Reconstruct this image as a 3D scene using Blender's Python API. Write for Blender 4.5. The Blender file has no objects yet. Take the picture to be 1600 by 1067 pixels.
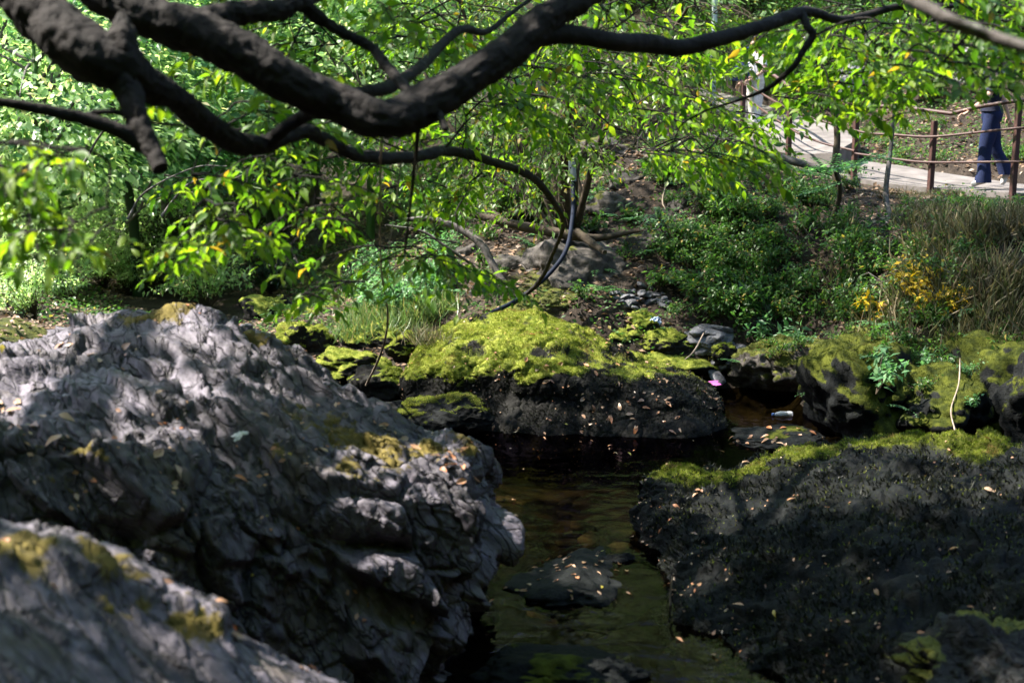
import bpy, bmesh, math, random
import numpy as np
from mathutils import Vector, Matrix

rng = np.random.default_rng(7)
random.seed(7)
scene = bpy.context.scene
COL = scene.collection

# ------------------------------------------------------------------ camera
FPX, CAMH, HORIZON = 2222.0, 3.0, 180.0
PITCH = math.atan((533.5 - HORIZON) / FPX)
cam_data = bpy.data.cameras.new('camera')
cam = bpy.data.objects.new('camera', cam_data)
COL.objects.link(cam)
cam.location = (0, 0, CAMH)
cam.rotation_euler = (math.radians(90) - PITCH, 0, 0)
cam_data.sensor_width = 36
cam_data.lens = 36 * FPX / 1600
cam_data.clip_end = 2000
cam_data.dof.use_dof = True
cam_data.dof.focus_distance = 14.3
cam_data.dof.aperture_fstop = 2.1
scene.camera = cam

# ------------------------------------------------------------------ sky, sun, exposure
SUN_EL, SUN_AZ = math.radians(54), math.radians(-84)
SUN = np.array([math.sin(SUN_AZ) * math.cos(SUN_EL), math.cos(SUN_AZ) * math.cos(SUN_EL), math.sin(SUN_EL)])
world = bpy.data.worlds.new('World')
scene.world = world
world.use_nodes = True
wn = world.node_tree
sky = wn.nodes.new('ShaderNodeTexSky')
sky.sky_type = 'NISHITA'
sky.sun_disc = False
sky.sun_elevation = SUN_EL
sky.sun_rotation = SUN_AZ % (2 * math.pi)
bg = wn.nodes['Background']
bg.inputs['Strength'].default_value = 0.145
wn.links.new(sky.outputs[0], bg.inputs[0])
sl = bpy.data.lights.new('sun', 'SUN')
sl.energy = 5.0
sl.angle = math.radians(0.8)
sl.color = (1.0, 0.93, 0.82)
so = bpy.data.objects.new('sun', sl)
COL.objects.link(so)
so.rotation_euler = Vector(SUN).to_track_quat('Z', 'Y').to_euler()
vs = scene.view_settings
vs.view_transform = 'Standard'
vs.look = 'None'
vs.exposure = 2.2
vs.gamma = 1.0
scene.render.engine = 'CYCLES'
cy = scene.cycles
cy.use_denoising = True
cy.adaptive_threshold = 0.02
cy.max_bounces = 6
cy.diffuse_bounces = 2
cy.glossy_bounces = 3
cy.transmission_bounces = 4
cy.transparent_max_bounces = 12
cy.caustics_reflective = False
cy.caustics_refractive = False
cy.sample_clamp_indirect = 6.0

# ------------------------------------------------------------------ helpers: pixels, noise
SP, CP = math.sin(PITCH), math.cos(PITCH)


def P(px, py, Y):
    """the point of the place that stands Y metres ahead and is seen at px, py"""
    x = (px - 800.0) / FPX
    u = (533.5 - py) / FPX
    d = np.array([x, CP + u * SP, -SP + u * CP])
    return np.array([0, 0, CAMH]) + d * (Y / d[1])


def project(p):
    p = np.atleast_2d(p)
    r = p - np.array([0, 0, CAMH])
    f = r[:, 1] * CP - r[:, 2] * SP
    u = r[:, 1] * SP + r[:, 2] * CP
    f = np.where(f < 0.05, 0.05, f)
    return 800 + FPX * r[:, 0] / f, 533.5 - FPX * u / f, f


_pr = np.random.default_rng(11)
PERM = _pr.permutation(256).astype(np.int64)
GRAD = _pr.normal(size=(256, 3))
GRAD /= np.linalg.norm(GRAD, axis=1)[:, None]
FEAT = _pr.random((256, 3))


def _h(ix, iy, iz):
    return PERM[(PERM[(PERM[ix & 255] + iy) & 255] + iz) & 255]


def noise(p, f=1.0, seed=0):
    p = np.asarray(p, float) * f + seed * 17.31
    i = np.floor(p).astype(np.int64)
    t = p - i
    w = t * t * t * (t * (t * 6 - 15) + 10)
    out = np.zeros(len(p))
    for dx in (0, 1):
        for dy in (0, 1):
            for dz in (0, 1):
                g = GRAD[_h(i[:, 0] + dx, i[:, 1] + dy, i[:, 2] + dz)]
                v = g[:, 0] * (t[:, 0] - dx) + g[:, 1] * (t[:, 1] - dy) + g[:, 2] * (t[:, 2] - dz)
                out += v * (w[:, 0] if dx else 1 - w[:, 0]) * (w[:, 1] if dy else 1 - w[:, 1]) * (w[:, 2] if dz else 1 - w[:, 2])
    return out * 1.5


def fbm(p, f=1.0, o=4, seed=0, gain=0.5):
    r, a = 0, 1.0
    for k in range(o):
        r = r + a * noise(p, f * 2 ** k, seed + k)
        a *= gain
    return r


def ridged(p, f=1.0, o=3, seed=0):
    r, a = 0, 1.0
    for k in range(o):
        r = r + a * (1 - np.abs(noise(p, f * 2 ** k, seed + k)) * 2.2)
        a *= 0.5
    return r / 1.75


def worley(p, f=1.0, seed=0):
    p = np.asarray(p, float) * f + seed * 9.7
    i = np.floor(p).astype(np.int64)
    f1 = np.full(len(p), 9.0)
    f2 = np.full(len(p), 9.0)
    cid = np.zeros(len(p), np.int64)
    off = np.zeros_like(p)
    for dx in (-1, 0, 1):
        for dy in (-1, 0, 1):
            for dz in (-1, 0, 1):
                h = _h(i[:, 0] + dx, i[:, 1] + dy, i[:, 2] + dz)
                q = i + np.array([dx, dy, dz]) + FEAT[h] - p
                d = np.sqrt((q * q).sum(1))
                nearer = d < f1
                f2 = np.where(nearer, f1, np.minimum(f2, d))
                cid = np.where(nearer, h, cid)
                off[nearer] = q[nearer]
                f1 = np.where(nearer, d, f1)
    return f1, f2, cid / 255.0, (GRAD[(cid + 91) % 256] * off).sum(1)


def norm(v):
    v = np.asarray(v, float)
    return v / np.maximum(np.linalg.norm(v, axis=-1, keepdims=True), 1e-9)


def sstep(a, b, x):
    t = np.clip((x - a) / (b - a), 0, 1)
    return t * t * (3 - 2 * t)


# ------------------------------------------------------------------ helpers: meshes and objects
def mesh_np(name, verts, faces, smooth=True, attrs=None):
    """faces: (n,3) or (n,4) integer array, or a list of such arrays"""
    me = bpy.data.meshes.new(name)
    fl = faces if isinstance(faces, list) else [faces]
    fl = [np.asarray(f, np.int32) for f in fl if len(f)]
    nl = sum(f.size for f in fl)
    npoly = sum(len(f) for f in fl)
    me.vertices.add(len(verts))
    me.vertices.foreach_set('co', np.asarray(verts, np.float32).ravel())
    me.loops.add(nl)
    me.loops.foreach_set('vertex_index', np.concatenate([f.ravel() for f in fl]))
    me.polygons.add(npoly)
    tot = np.concatenate([np.full(len(f), f.shape[1], np.int32) for f in fl])
    st = np.concatenate([[0], np.cumsum(tot)[:-1]]).astype(np.int32)
    me.polygons.foreach_set('loop_start', st)
    me.polygons.foreach_set('loop_total', tot)
    me.polygons.foreach_set('use_smooth', np.full(npoly, smooth, bool))
    me.update(calc_edges=True)
    for k, v in (attrs or {}).items():
        a = me.attributes.new(k, 'FLOAT', 'POINT')
        a.data.foreach_set('value', np.asarray(v, np.float32))
    return me


def link(name, me, mat=None, parent=None, label=None, cat=None, group=None, kind=None):
    o = bpy.data.objects.new(name, me)
    COL.objects.link(o)
    if mat is not None and me is not None and len(me.materials) == 0:
        me.materials.append(mat)
    if parent is not None:
        o.parent = parent
    tag(o, label, cat, group, kind)
    return o


def tag(o, label=None, cat=None, group=None, kind=None):
    if label:
        o['label'] = label
    if cat:
        o['category'] = cat
    if group:
        o['group'] = group
    if kind:
        o['kind'] = kind
    return o


def empty(name, loc, **k):
    o = link(name, None, None, **k)
    o.location = [float(c) for c in loc]
    o.empty_display_size = 0.2
    return o


def part(name, me, mat, parent, **k):
    """a part given in world coordinates under a thing whose origin stands elsewhere"""
    o = link(name, me, mat, parent, **k)
    if parent.type == 'EMPTY':
        o.matrix_parent_inverse = Matrix.Translation(-Vector(parent.location))
    return o


def copy_tree(o, parent=None):
    c = o.copy()
    COL.objects.link(c)
    c.parent = parent
    for ch in o.children:
        copy_tree(ch, c)
    return c


class Mesh:
    """collects triangles / quads of several shapes into one mesh"""
    def __init__(s):
        s.v, s.t, s.q, s.n = [], [], [], 0

    def add(s, v, f):
        f = np.asarray(f, np.int64) + s.n
        s.v.append(np.asarray(v, float))
        (s.t if f.shape[1] == 3 else s.q).append(f)
        s.n += len(v)

    def data(s, name, smooth=True):
        v = np.concatenate(s.v)
        fs = []
        if s.q:
            fs.append(np.concatenate(s.q))
        if s.t:
            fs.append(np.concatenate(s.t))
        return mesh_np(name, v, fs, smooth)


def grid_faces(nu, nv, wrap_v=False):
    u = np.arange(nu - 1)[:, None]
    v = np.arange(nv if wrap_v else nv - 1)[None, :]
    v1 = (v + 1) % nv
    a = u * nv + v
    b = (u + 1) * nv + v
    c = (u + 1) * nv + v1
    d = u * nv + v1
    return np.stack([a, b, c, d], -1).reshape(-1, 4)


def catmull(pts, n):
    """pts (k,d) -> n samples of a Catmull-Rom curve through them"""
    pts = np.asarray(pts, float)
    k = len(pts)
    e = np.concatenate([[2 * pts[0] - pts[1]], pts, [2 * pts[-1] - pts[-2]]])
    t = np.linspace(0, k - 1 - 1e-9, n)
    i = np.floor(t).astype(int)
    f = (t - i).reshape(-1, *([1] * (pts.ndim - 1)))
    p0, p1, p2, p3 = e[i], e[i + 1], e[i + 2], e[i + 3]
    return 0.5 * (2 * p1 + (p2 - p0) * f + (2 * p0 - 5 * p1 + 4 * p2 - p3) * f ** 2 + (3 * p1 - p0 - 3 * p2 + p3) * f ** 3)


def tube(pts, rad, n=24, sides=8, rough=0.0, seed=0, cap=True):
    """a tube along a smooth curve; returns verts, quad faces"""
    pr = np.concatenate([np.asarray(pts, float), np.asarray(rad, float)[:, None]], 1)
    c = catmull(pr, n) if n else pr
    n = len(c)
    p, r = c[:, :3], np.maximum(c[:, 3], 1e-4)
    t = norm(np.gradient(p, axis=0))
    up = np.array([0.3, 0.2, 0.93])
    a = norm(np.cross(t, up) + 1e-6)
    for i in range(1, n):                                  # parallel transport
        a[i] = a[i - 1] - t[i] * (a[i - 1] @ t[i])
    a = norm(a)
    b = np.cross(t, a)
    th = np.linspace(0, 2 * np.pi, sides, endpoint=False)
    rr = np.repeat(r[:, None], sides, 1)
    v = p[:, None] + (a[:, None] * np.cos(th)[None, :, None] + b[:, None] * np.sin(th)[None, :, None]) * rr[..., None]
    v = v.reshape(-1, 3)
    if rough:
        dirs = norm(v - np.repeat(p, sides, 0))
        d = fbm(v, 0.6 / max(r.mean(), 0.01), 3, seed) * rough * rr.ravel()
        if sides >= 20:                                    # furrows along the limb
            sl_ = np.concatenate([[0], np.cumsum(np.linalg.norm(np.diff(p, axis=0), axis=1))])
            bp = np.stack([np.tile(np.cos(th), n) * 3.2, np.tile(np.sin(th), n) * 3.2, np.repeat(sl_, sides) * 4.0], 1)
            d = d + (ridged(bp, 1.6, 3, seed + 3) - .55) * .15 * np.minimum(rr.ravel(), .08) + fbm(v, 26, 3, seed + 6) * .006
            kn = noise(v, 3.2, seed + 8)
            d = d + sstep(.45, .7, kn) * .014
        v = v + dirs * d[:, None]
    f = grid_faces(n, sides, True)
    if cap:
        v = np.concatenate([v, p[:1], p[-1:]])
        m = n * sides
        k = np.arange(sides)
        k1 = (k + 1) % sides
        c0 = np.stack([np.full(sides, m), k1, k, k], 1)
        c1 = np.stack([np.full(sides, m + 1), (n - 1) * sides + k, (n - 1) * sides + k1, (n - 1) * sides + k1], 1)
        return v, f, np.concatenate([c0, c1])[:, :3]
    return v, f, np.zeros((0, 3), int)


def add_tube(M, pts, rad, **k):
    v, f, c = tube(pts, rad, **k)
    n0 = M.n
    M.add(v, f)
    if len(c):
        M.t.append(c + n0)


# leaf shapes: length 1 along +y, facing +z
LEAF_FINE = (np.array([[0, 0, 0], [-.17, .2, .045], [.17, .2, .045], [0, .22, 0], [-.245, .44, .06], [.245, .44, .06], [0, .46, -.01],
                       [-.15, .74, .015], [.15, .74, .015], [0, .74, -.06], [0, 1.08, -.18]]),
             np.array([[0, 3, 1], [0, 2, 3], [1, 3, 6], [1, 6, 4], [3, 2, 5], [3, 5, 6], [4, 6, 9], [4, 9, 7], [6, 5, 8], [6, 8, 9], [7, 9, 10], [9, 8, 10]]))
LEAF_MID = (np.array([[0, 0, 0], [-.22, .42, .07], [.22, .42, .07], [0, .45, 0], [0, 1, -.1]]),
            np.array([[0, 3, 1], [0, 2, 3], [1, 3, 4], [3, 2, 4]]))
LEAF_LOW = (np.array([[0, 0, 0], [-.3, .48, .07], [.3, .48, .07], [0, 1, -.04]]), np.array([[0, 3, 1], [0, 2, 3]]))
LEAF_LONG = (np.array([[-.012, 0, 0], [.012, 0, 0], [-.02, .45, .03], [.02, .45, .03], [0, 1, -.22]]), np.array([[0, 1, 3], [0, 3, 2], [2, 3, 4]]))


def leaves(pos, dire, nrm, size, shape):
    """many leaves as one vertex / triangle set"""
    tv, tf = shape
    pos = np.asarray(pos, float)
    y = norm(dire)
    x = norm(np.cross(y, nrm))
    z = np.cross(x, y)
    s = np.asarray(size, float)[:, None, None]
    v = pos[:, None] + s * (tv[None, :, 0:1] * x[:, None] + tv[None, :, 1:2] * y[:, None] + tv[None, :, 2:3] * z[:, None])
    f = tf[None] + (np.arange(len(pos)) * len(tv))[:, None, None]
    return v.reshape(-1, 3), f.reshape(-1, 3)


def leaf_matrix(p, d, n, s):
    y = norm(d)
    x = norm(np.cross(y, n))
    z = np.cross(x, y)
    M = Matrix.Identity(4)
    for i in range(3):
        M[i][0], M[i][1], M[i][2], M[i][3] = x[i] * s, y[i] * s, z[i] * s, p[i]
    return M


# ------------------------------------------------------------------ materials
def new_mat(name):
    m = bpy.data.materials.new(name)
    m.use_nodes = True
    nt = m.node_tree
    for n in list(nt.nodes):
        nt.nodes.remove(n)
    out = nt.nodes.new('ShaderNodeOutputMaterial')
    return m, nt, out


class NT:
    def __init__(s, nt):
        s.nt = nt

    def node(s, t, **k):
        n = s.nt.nodes.new(t)
        for a, v in k.items():
            if a.startswith('_'):
                n.inputs[int(a[1:])].default_value = v
            else:
                setattr(n, a, v)
        return n

    def link(s, a, b):
        s.nt.links.new(a, b)

    def noise(s, vec, scale, detail=4, rough=0.55, dist=0.0):
        n = s.node('ShaderNodeTexNoise')
        n.inputs['Scale'].default_value = scale
        n.inputs['Detail'].default_value = detail
        n.inputs['Roughness'].default_value = rough
        n.inputs['Distortion'].default_value = dist
        s.link(vec, n.inputs['Vector'])
        return n.outputs['Fac']

    def ramp(s, fac, stops):
        n = s.node('ShaderNodeValToRGB')
        e = n.color_ramp.elements
        while len(e) < len(stops):
            e.new(0.5)
        for el, (p, c) in zip(e, stops):
            el.position = p
            el.color = (*c, 1) if len(c) == 3 else c
        s.link(fac, n.inputs[0])
        return n.outputs[0]

    def mix(s, fac, a, b):
        n = s.node('ShaderNodeMix', data_type='RGBA')
        if isinstance(fac, float):
            n.inputs[0].default_value = fac
        else:
            s.link(fac, n.inputs[0])
        for sock, v in ((6, a), (7, b)):
            if isinstance(v, tuple):
                n.inputs[sock].default_value = (*v, 1)
            else:
                s.link(v, n.inputs[sock])
        return n.outputs[2]

    def math(s, op, a, b=None):
        n = s.node('ShaderNodeMath', operation=op)
        for i, v in enumerate((a, b)):
            if v is None:
                continue
            if isinstance(v, (int, float)):
                n.inputs[i].default_value = v
            else:
                s.link(v, n.inputs[i])
        return n.outputs[0]

    def bump(s, h, strength, dist=0.02, nrm=None):
        n = s.node('ShaderNodeBump')
        n.inputs['Strength'].default_value = strength
        n.inputs['Distance'].default_value = dist
        s.link(h, n.inputs['Height'])
        if nrm:
            s.link(nrm, n.inputs['Normal'])
        return n.outputs[0]

    def principled(s, col, rough=0.8, spec=0.3, normal=None):
        n = s.node('ShaderNodeBsdfPrincipled')
        if isinstance(col, tuple):
            n.inputs['Base Color'].default_value = (*col, 1)
        else:
            s.link(col, n.inputs['Base Color'])
        if isinstance(rough, (int, float)):
            n.inputs['Roughness'].default_value = rough
        else:
            s.link(rough, n.inputs['Roughness'])
        n.inputs['Specular IOR Level'].default_value = spec
        if normal:
            s.link(normal, n.inputs['Normal'])
        return n

    def ramp1(s, fac, a, b):
        n = s.node('ShaderNodeMapRange')
        n.inputs[1].default_value = a
        n.inputs[2].default_value = b
        n.interpolation_type = 'SMOOTHSTEP'
        s.link(fac, n.inputs[0])
        return n.outputs[0]


def rock_material(name, dark, light, moss_a, moss_b, scale=1.0, rough=0.8, spec=0.3, bump=0.6, ochre=None, stretch=None, cracks=0.0):
    m, nt, out = new_mat(name)
    k = NT(nt)
    tc = k.node('ShaderNodeTexCoord').outputs['Object']
    vec = tc
    if stretch:
        dt = k.node('ShaderNodeVectorMath', operation='DOT_PRODUCT')
        k.link(tc, dt.inputs[0])
        dt.inputs[1].default_value = stretch
        sc_ = k.node('ShaderNodeVectorMath', operation='SCALE')
        sc_.inputs[0].default_value = [c * 0.8 for c in stretch]
        k.link(dt.outputs['Value'], sc_.inputs['Scale'])
        sb = k.node('ShaderNodeVectorMath', operation='SUBTRACT')
        k.link(tc, sb.inputs[0])
        k.link(sc_.outputs[0], sb.inputs[1])
        vec = sb.outputs[0]
    big = k.noise(vec, 3.0 * scale, 6, 0.62, 0.4)
    fine = k.noise(vec, 34.0 * scale, 5, 0.65)
    c = k.ramp(big, [(0.32, dark), (0.5, tuple((a + b) / 2 for a, b in zip(dark, light))), (0.66, light)])
    speck = k.ramp(fine, [(0.35, (0.45,) * 3), (0.55, (1.0,) * 3), (0.75, (1.35,) * 3)])
    mul = k.node('ShaderNodeMix', data_type='RGBA', blend_type='MULTIPLY')
    mul.inputs[0].default_value = 0.8
    k.link(c, mul.inputs[6])
    k.link(speck, mul.inputs[7])
    c = mul.outputs[2]
    if ochre:
        och = k.ramp1(k.noise(tc, 2.1 * scale, 5, 0.6), 0.56, 0.66)
        c = k.mix(k.math('MULTIPLY', och, 0.6), c, ochre)
    crk = None
    if cracks:
        wv = k.node('ShaderNodeVectorMath', operation='ADD')
        nz = k.node('ShaderNodeTexNoise')
        nz.inputs['Scale'].default_value = 4.0
        nz.inputs['Detail'].default_value = 4
        k.link(tc, nz.inputs['Vector'])
        sv = k.node('ShaderNodeVectorMath', operation='SCALE')
        sv.inputs['Scale'].default_value = 0.16
        k.link(nz.outputs['Color'], sv.inputs[0])
        k.link(vec, wv.inputs[0])
        k.link(sv.outputs[0], wv.inputs[1])
        for scl, wid, pw in ((4.5, 0.045, cracks), (12.0, 0.06, cracks * 0.8)):
            vo = k.node('ShaderNodeTexVoronoi', feature='DISTANCE_TO_EDGE')
            vo.inputs['Scale'].default_value = scl
            k.link(wv.outputs[0], vo.inputs['Vector'])
            line = k.ramp1(vo.outputs['Distance'], 0.0, wid)
            vis_ = k.ramp1(k.noise(tc, 2.5, 3), 0.36, 0.5)
            msk = k.math('MULTIPLY', k.math('MULTIPLY', k.math('SUBTRACT', 1.0, line), pw), vis_)
            c = k.mix(msk, c, tuple(x * 0.35 for x in dark))
            crk = line if crk is None else k.math('MULTIPLY', crk, line)
    at = k.node('ShaderNodeAttribute', attribute_name='moss').outputs['Fac']
    mn = k.noise(tc, 9.0 * scale, 5, 0.6)
    mf = k.noise(tc, 60.0 * scale, 3, 0.6)
    mc = k.mix(k.ramp1(mn, 0.35, 0.65), moss_a, moss_b)
    mm = k.ramp1(k.math('ADD', at, k.math('MULTIPLY', k.math('SUBTRACT', mf, 0.5), 0.7)), 0.3, 0.62)
    c = k.mix(mm, c, mc)
    hgt = k.math('ADD', k.math('MULTIPLY', big, 0.6), k.math('MULTIPLY', fine, 0.5))
    if crk is not None:
        hgt = k.math('ADD', hgt, k.math('MULTIPLY', crk, 0.5))
    b = k.bump(hgt, bump, 0.03)
    b = k.bump(mf, 0.5, 0.01, b)
    r = k.node('ShaderNodeMix', data_type='FLOAT')
    k.link(mm, r.inputs[0])
    r.inputs[2].default_value = rough
    r.inputs[3].default_value = 0.95
    p = k.principled(c, r.outputs[0], spec, b)
    k.link(p.outputs[0], out.inputs[0])
    return m


def leaf_material(name, cols, odd=None, odd_share=0.05, trans=0.45, rough=0.42, spec=0.4, tboost=1.6, ttint=(1.15, 1.1, 0.35), patch=None):
    """cols: list of base colours; odd: colour of the few turned leaves"""
    m, nt, out = new_mat(name)
    k = NT(nt)
    g = k.node('ShaderNodeNewGeometry').outputs['Random Per Island']
    o = k.node('ShaderNodeObjectInfo').outputs['Random']
    r = k.math('FRACT', k.math('ADD', g, o))
    stops = [(i / max(1, len(cols) - 1), c) for i, c in enumerate(cols)]
    c = k.ramp(r, stops)
    if odd:
        r2 = k.math('FRACT', k.math('MULTIPLY', r, 37.77))
        c = k.mix(k.math('GREATER_THAN', r2, 1 - odd_share), c, odd)
    if patch:
        tc = k.node('ShaderNodeTexCoord').outputs['Object']
        c = k.mix(k.ramp1(k.noise(tc, 3.2, 5, 0.65, .3), 0.5, 0.64), c, patch[0])
        c = k.mix(k.ramp1(k.noise(tc, 5.5, 4, 0.6), 0.56, 0.68), c, patch[1])
    p = k.principled(c, rough, spec)
    t = k.node('ShaderNodeBsdfTranslucent')
    mul = k.node('ShaderNodeMix', data_type='RGBA', blend_type='MULTIPLY')
    mul.inputs[0].default_value = 1.0
    k.link(c, mul.inputs[6])
    mul.inputs[7].default_value = (tboost * ttint[0] * 1.6, tboost * ttint[1] * 1.6, tboost * ttint[2] * 1.6, 1)
    k.link(mul.outputs[2], t.inputs[0])
    mx = k.node('ShaderNodeMixShader')
    mx.inputs[0].default_value = trans
    k.link(p.outputs[0], mx.inputs[1])
    k.link(t.outputs[0], mx.inputs[2])
    k.link(mx.outputs[0], out.inputs[0])
    return m


def plain(name, col, rough=0.7, spec=0.3, var=0.25, scale=12.0, bump=0.2, metallic=0.0, col2=None):
    m, nt, out = new_mat(name)
    k = NT(nt)
    tc = k.node('ShaderNodeTexCoord').outputs['Object']
    n = k.noise(tc, scale, 5, 0.6)
    a = tuple(c * (1 - var) for c in col)
    b = col2 or tuple(min(1, c * (1 + var)) for c in col)
    c = k.ramp(n, [(0.33, a), (0.67, b)])
    p = k.principled(c, rough, spec, k.bump(n, bump, 0.01))
    p.inputs['Metallic'].default_value = metallic
    k.link(p.outputs[0], out.inputs[0])
    return m


def bark_material(name, a, b, lichen=None, scale=1.0, rough=0.85, zs=0.25):
    m, nt, out = new_mat(name)
    k = NT(nt)
    tc = k.node('ShaderNodeTexCoord').outputs['Object']
    n1 = k.noise(tc, 14 * scale, 6, 0.65, 0.6)
    n2 = k.noise(tc, 70 * scale, 4, 0.6)
    c = k.ramp(n1, [(0.3, a), (0.7, b)])
    if lichen:
        c = k.mix(k.ramp1(k.noise(tc, 6 * scale, 5, 0.65), 0.6, 0.72), c, lichen)
    h = k.math('ADD', n1, k.math('MULTIPLY', n2, 0.4))
    p = k.principled(c, rough, 0.25, k.bump(h, 0.9, 0.015))
    k.link(p.outputs[0], out.inputs[0])
    return m


MAT = {}
MAT['rock_grey'] = rock_material('grey schist', (0.035, 0.031, 0.037), (0.15, 0.134, 0.172), (0.07, 0.055, 0.012), (0.13, 0.1, 0.022),
                                 rough=0.65, spec=0.35, bump=0.8, ochre=(0.06, 0.047, 0.03), stretch=(0.629, -0.456, -0.629), cracks=0.9)
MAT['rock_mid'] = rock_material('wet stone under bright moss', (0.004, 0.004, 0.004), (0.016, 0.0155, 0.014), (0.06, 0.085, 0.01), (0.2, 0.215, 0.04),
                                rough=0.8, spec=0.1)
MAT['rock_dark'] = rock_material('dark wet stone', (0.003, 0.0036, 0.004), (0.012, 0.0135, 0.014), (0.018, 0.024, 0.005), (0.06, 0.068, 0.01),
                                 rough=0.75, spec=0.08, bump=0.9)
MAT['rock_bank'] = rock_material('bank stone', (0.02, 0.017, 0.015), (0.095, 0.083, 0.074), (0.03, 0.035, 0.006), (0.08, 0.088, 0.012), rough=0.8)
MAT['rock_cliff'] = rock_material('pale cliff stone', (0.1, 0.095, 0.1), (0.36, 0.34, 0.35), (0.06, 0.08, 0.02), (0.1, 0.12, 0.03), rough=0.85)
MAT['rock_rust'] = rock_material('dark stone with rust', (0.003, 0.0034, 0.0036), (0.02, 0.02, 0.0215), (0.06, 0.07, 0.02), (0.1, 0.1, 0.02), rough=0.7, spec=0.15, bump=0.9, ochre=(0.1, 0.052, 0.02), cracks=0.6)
MAT['slate'] = rock_material('grey slate', (0.045, 0.045, 0.052), (0.15, 0.15, 0.172), (0.06, 0.07, 0.02), (0.1, 0.1, 0.02), rough=0.5, spec=0.5)
MAT['bed_stone'] = rock_material('stream bed stone', (0.04, 0.032, 0.016), (0.2, 0.155, 0.08), (0.06, 0.05, 0.02), (0.1, 0.08, 0.02), rough=0.7)
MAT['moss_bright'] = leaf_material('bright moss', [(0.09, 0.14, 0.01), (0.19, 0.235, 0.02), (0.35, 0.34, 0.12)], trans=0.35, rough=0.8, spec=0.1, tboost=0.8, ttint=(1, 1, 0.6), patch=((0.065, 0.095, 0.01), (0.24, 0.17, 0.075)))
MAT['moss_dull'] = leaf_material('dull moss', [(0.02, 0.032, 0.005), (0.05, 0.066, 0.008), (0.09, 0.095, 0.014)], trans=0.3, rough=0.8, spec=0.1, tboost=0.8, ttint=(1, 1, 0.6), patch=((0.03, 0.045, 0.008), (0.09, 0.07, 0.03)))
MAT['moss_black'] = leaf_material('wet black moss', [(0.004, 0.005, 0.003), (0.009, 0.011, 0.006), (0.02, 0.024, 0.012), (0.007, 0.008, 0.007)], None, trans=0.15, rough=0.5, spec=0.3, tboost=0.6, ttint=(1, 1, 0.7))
MAT['bark'] = bark_material('dark wet bark', (0.004, 0.0032, 0.0032), (0.02, 0.016, 0.0155), (0.05, 0.046, 0.045))
MAT['bark_grey'] = bark_material('grey bark', (0.05, 0.043, 0.04), (0.14, 0.125, 0.12), (0.2, 0.19, 0.18))
MAT['bark_brown'] = bark_material('brown mossy bark', (0.025, 0.018, 0.012), (0.085, 0.065, 0.045), (0.07, 0.07, 0.02))
MAT['leaf_near'] = leaf_material('beech like leaf', [(0.02, 0.06, 0.01), (0.06, 0.14, 0.012), (0.14, 0.21, 0.018), (0.035, 0.095, 0.012), (0.09, 0.17, 0.014)], (0.14, 0.1, 0.02), 0.015, spec=0.3, rough=0.5, tboost=2.0)
MAT['leaf_centre'] = leaf_material('slope tree leaf', [(0.03, 0.075, 0.01), (0.06, 0.125, 0.013), (0.1, 0.16, 0.02), (0.05, 0.1, 0.012)], (0.2, 0.15, 0.025), 0.05, tboost=2.0)
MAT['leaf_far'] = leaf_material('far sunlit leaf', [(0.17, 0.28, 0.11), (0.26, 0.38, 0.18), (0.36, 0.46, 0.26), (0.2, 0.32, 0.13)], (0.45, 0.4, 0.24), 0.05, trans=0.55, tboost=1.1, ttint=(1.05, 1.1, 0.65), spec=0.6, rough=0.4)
MAT['leaf_cool'] = leaf_material('cool green leaf', [(0.04, 0.12, 0.045), (0.085, 0.19, 0.08), (0.15, 0.27, 0.13)], None, tboost=1.1, ttint=(1.0, 1.1, 0.7))
MAT['leaf_shrub'] = leaf_material('shrub leaf', [(0.025, 0.07, 0.014), (0.045, 0.11, 0.025), (0.08, 0.15, 0.035)], (0.2, 0.16, 0.04), 0.05, tboost=1.1, ttint=(1.0, 1.1, 0.6))
MAT['leaf_hollow_shade'] = leaf_material('leaf darkened for hollow shade', [(0.008, 0.022, 0.008), (0.014, 0.036, 0.013), (0.022, 0.05, 0.02)], None, trans=0.3, tboost=0.8)  # shade of the hollow put into the leaf colour
MAT['leaf_yellow'] = leaf_material('yellow leaf', [(0.5, 0.3, 0.02), (0.6, 0.42, 0.03), (0.4, 0.3, 0.04)], (0.1, 0.15, 0.02), 0.15, tboost=0.7, ttint=(1, 1, 0.4))
MAT['litter'] = leaf_material('dead leaf', [(0.05, 0.028, 0.015), (0.14, 0.08, 0.045), (0.26, 0.17, 0.11), (0.08, 0.05, 0.03), (0.34, 0.26, 0.2)], None, trans=0.2, rough=0.7, tboost=0.6, ttint=(1, 0.9, 0.7))
MAT['fallen'] = leaf_material('fallen orange leaf', [(0.3, 0.14, 0.07), (0.42, 0.25, 0.15), (0.34, 0.12, 0.04), (0.48, 0.33, 0.22), (0.2, 0.08, 0.035)], (0.35, 0.28, 0.04), 0.04, trans=0.2, rough=0.35, spec=0.6, tboost=0.6, ttint=(1, 0.9, 0.7))
MAT['grass_dry'] = leaf_material('dry grass', [(0.1, 0.08, 0.045), (0.24, 0.2, 0.13), (0.05, 0.07, 0.025), (0.08, 0.06, 0.035), (0.06, 0.1, 0.035), (0.15, 0.12, 0.07)], None, trans=0.3, rough=0.6, tboost=0.7, ttint=(1, 1, 0.7))
MAT['grass_green'] = leaf_material('fresh grass', [(0.06, 0.12, 0.04), (0.1, 0.17, 0.06), (0.16, 0.22, 0.09)], (0.3, 0.26, 0.12), 0.12, trans=0.35, tboost=0.9, ttint=(1, 1, 0.6))
MAT['hose'] = plain('blue black hose', (0.006, 0.01, 0.024), 0.75, 0.15, 0.2)
MAT['coupling'] = plain('grey coupling', (0.25, 0.26, 0.28), 0.5)
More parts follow.
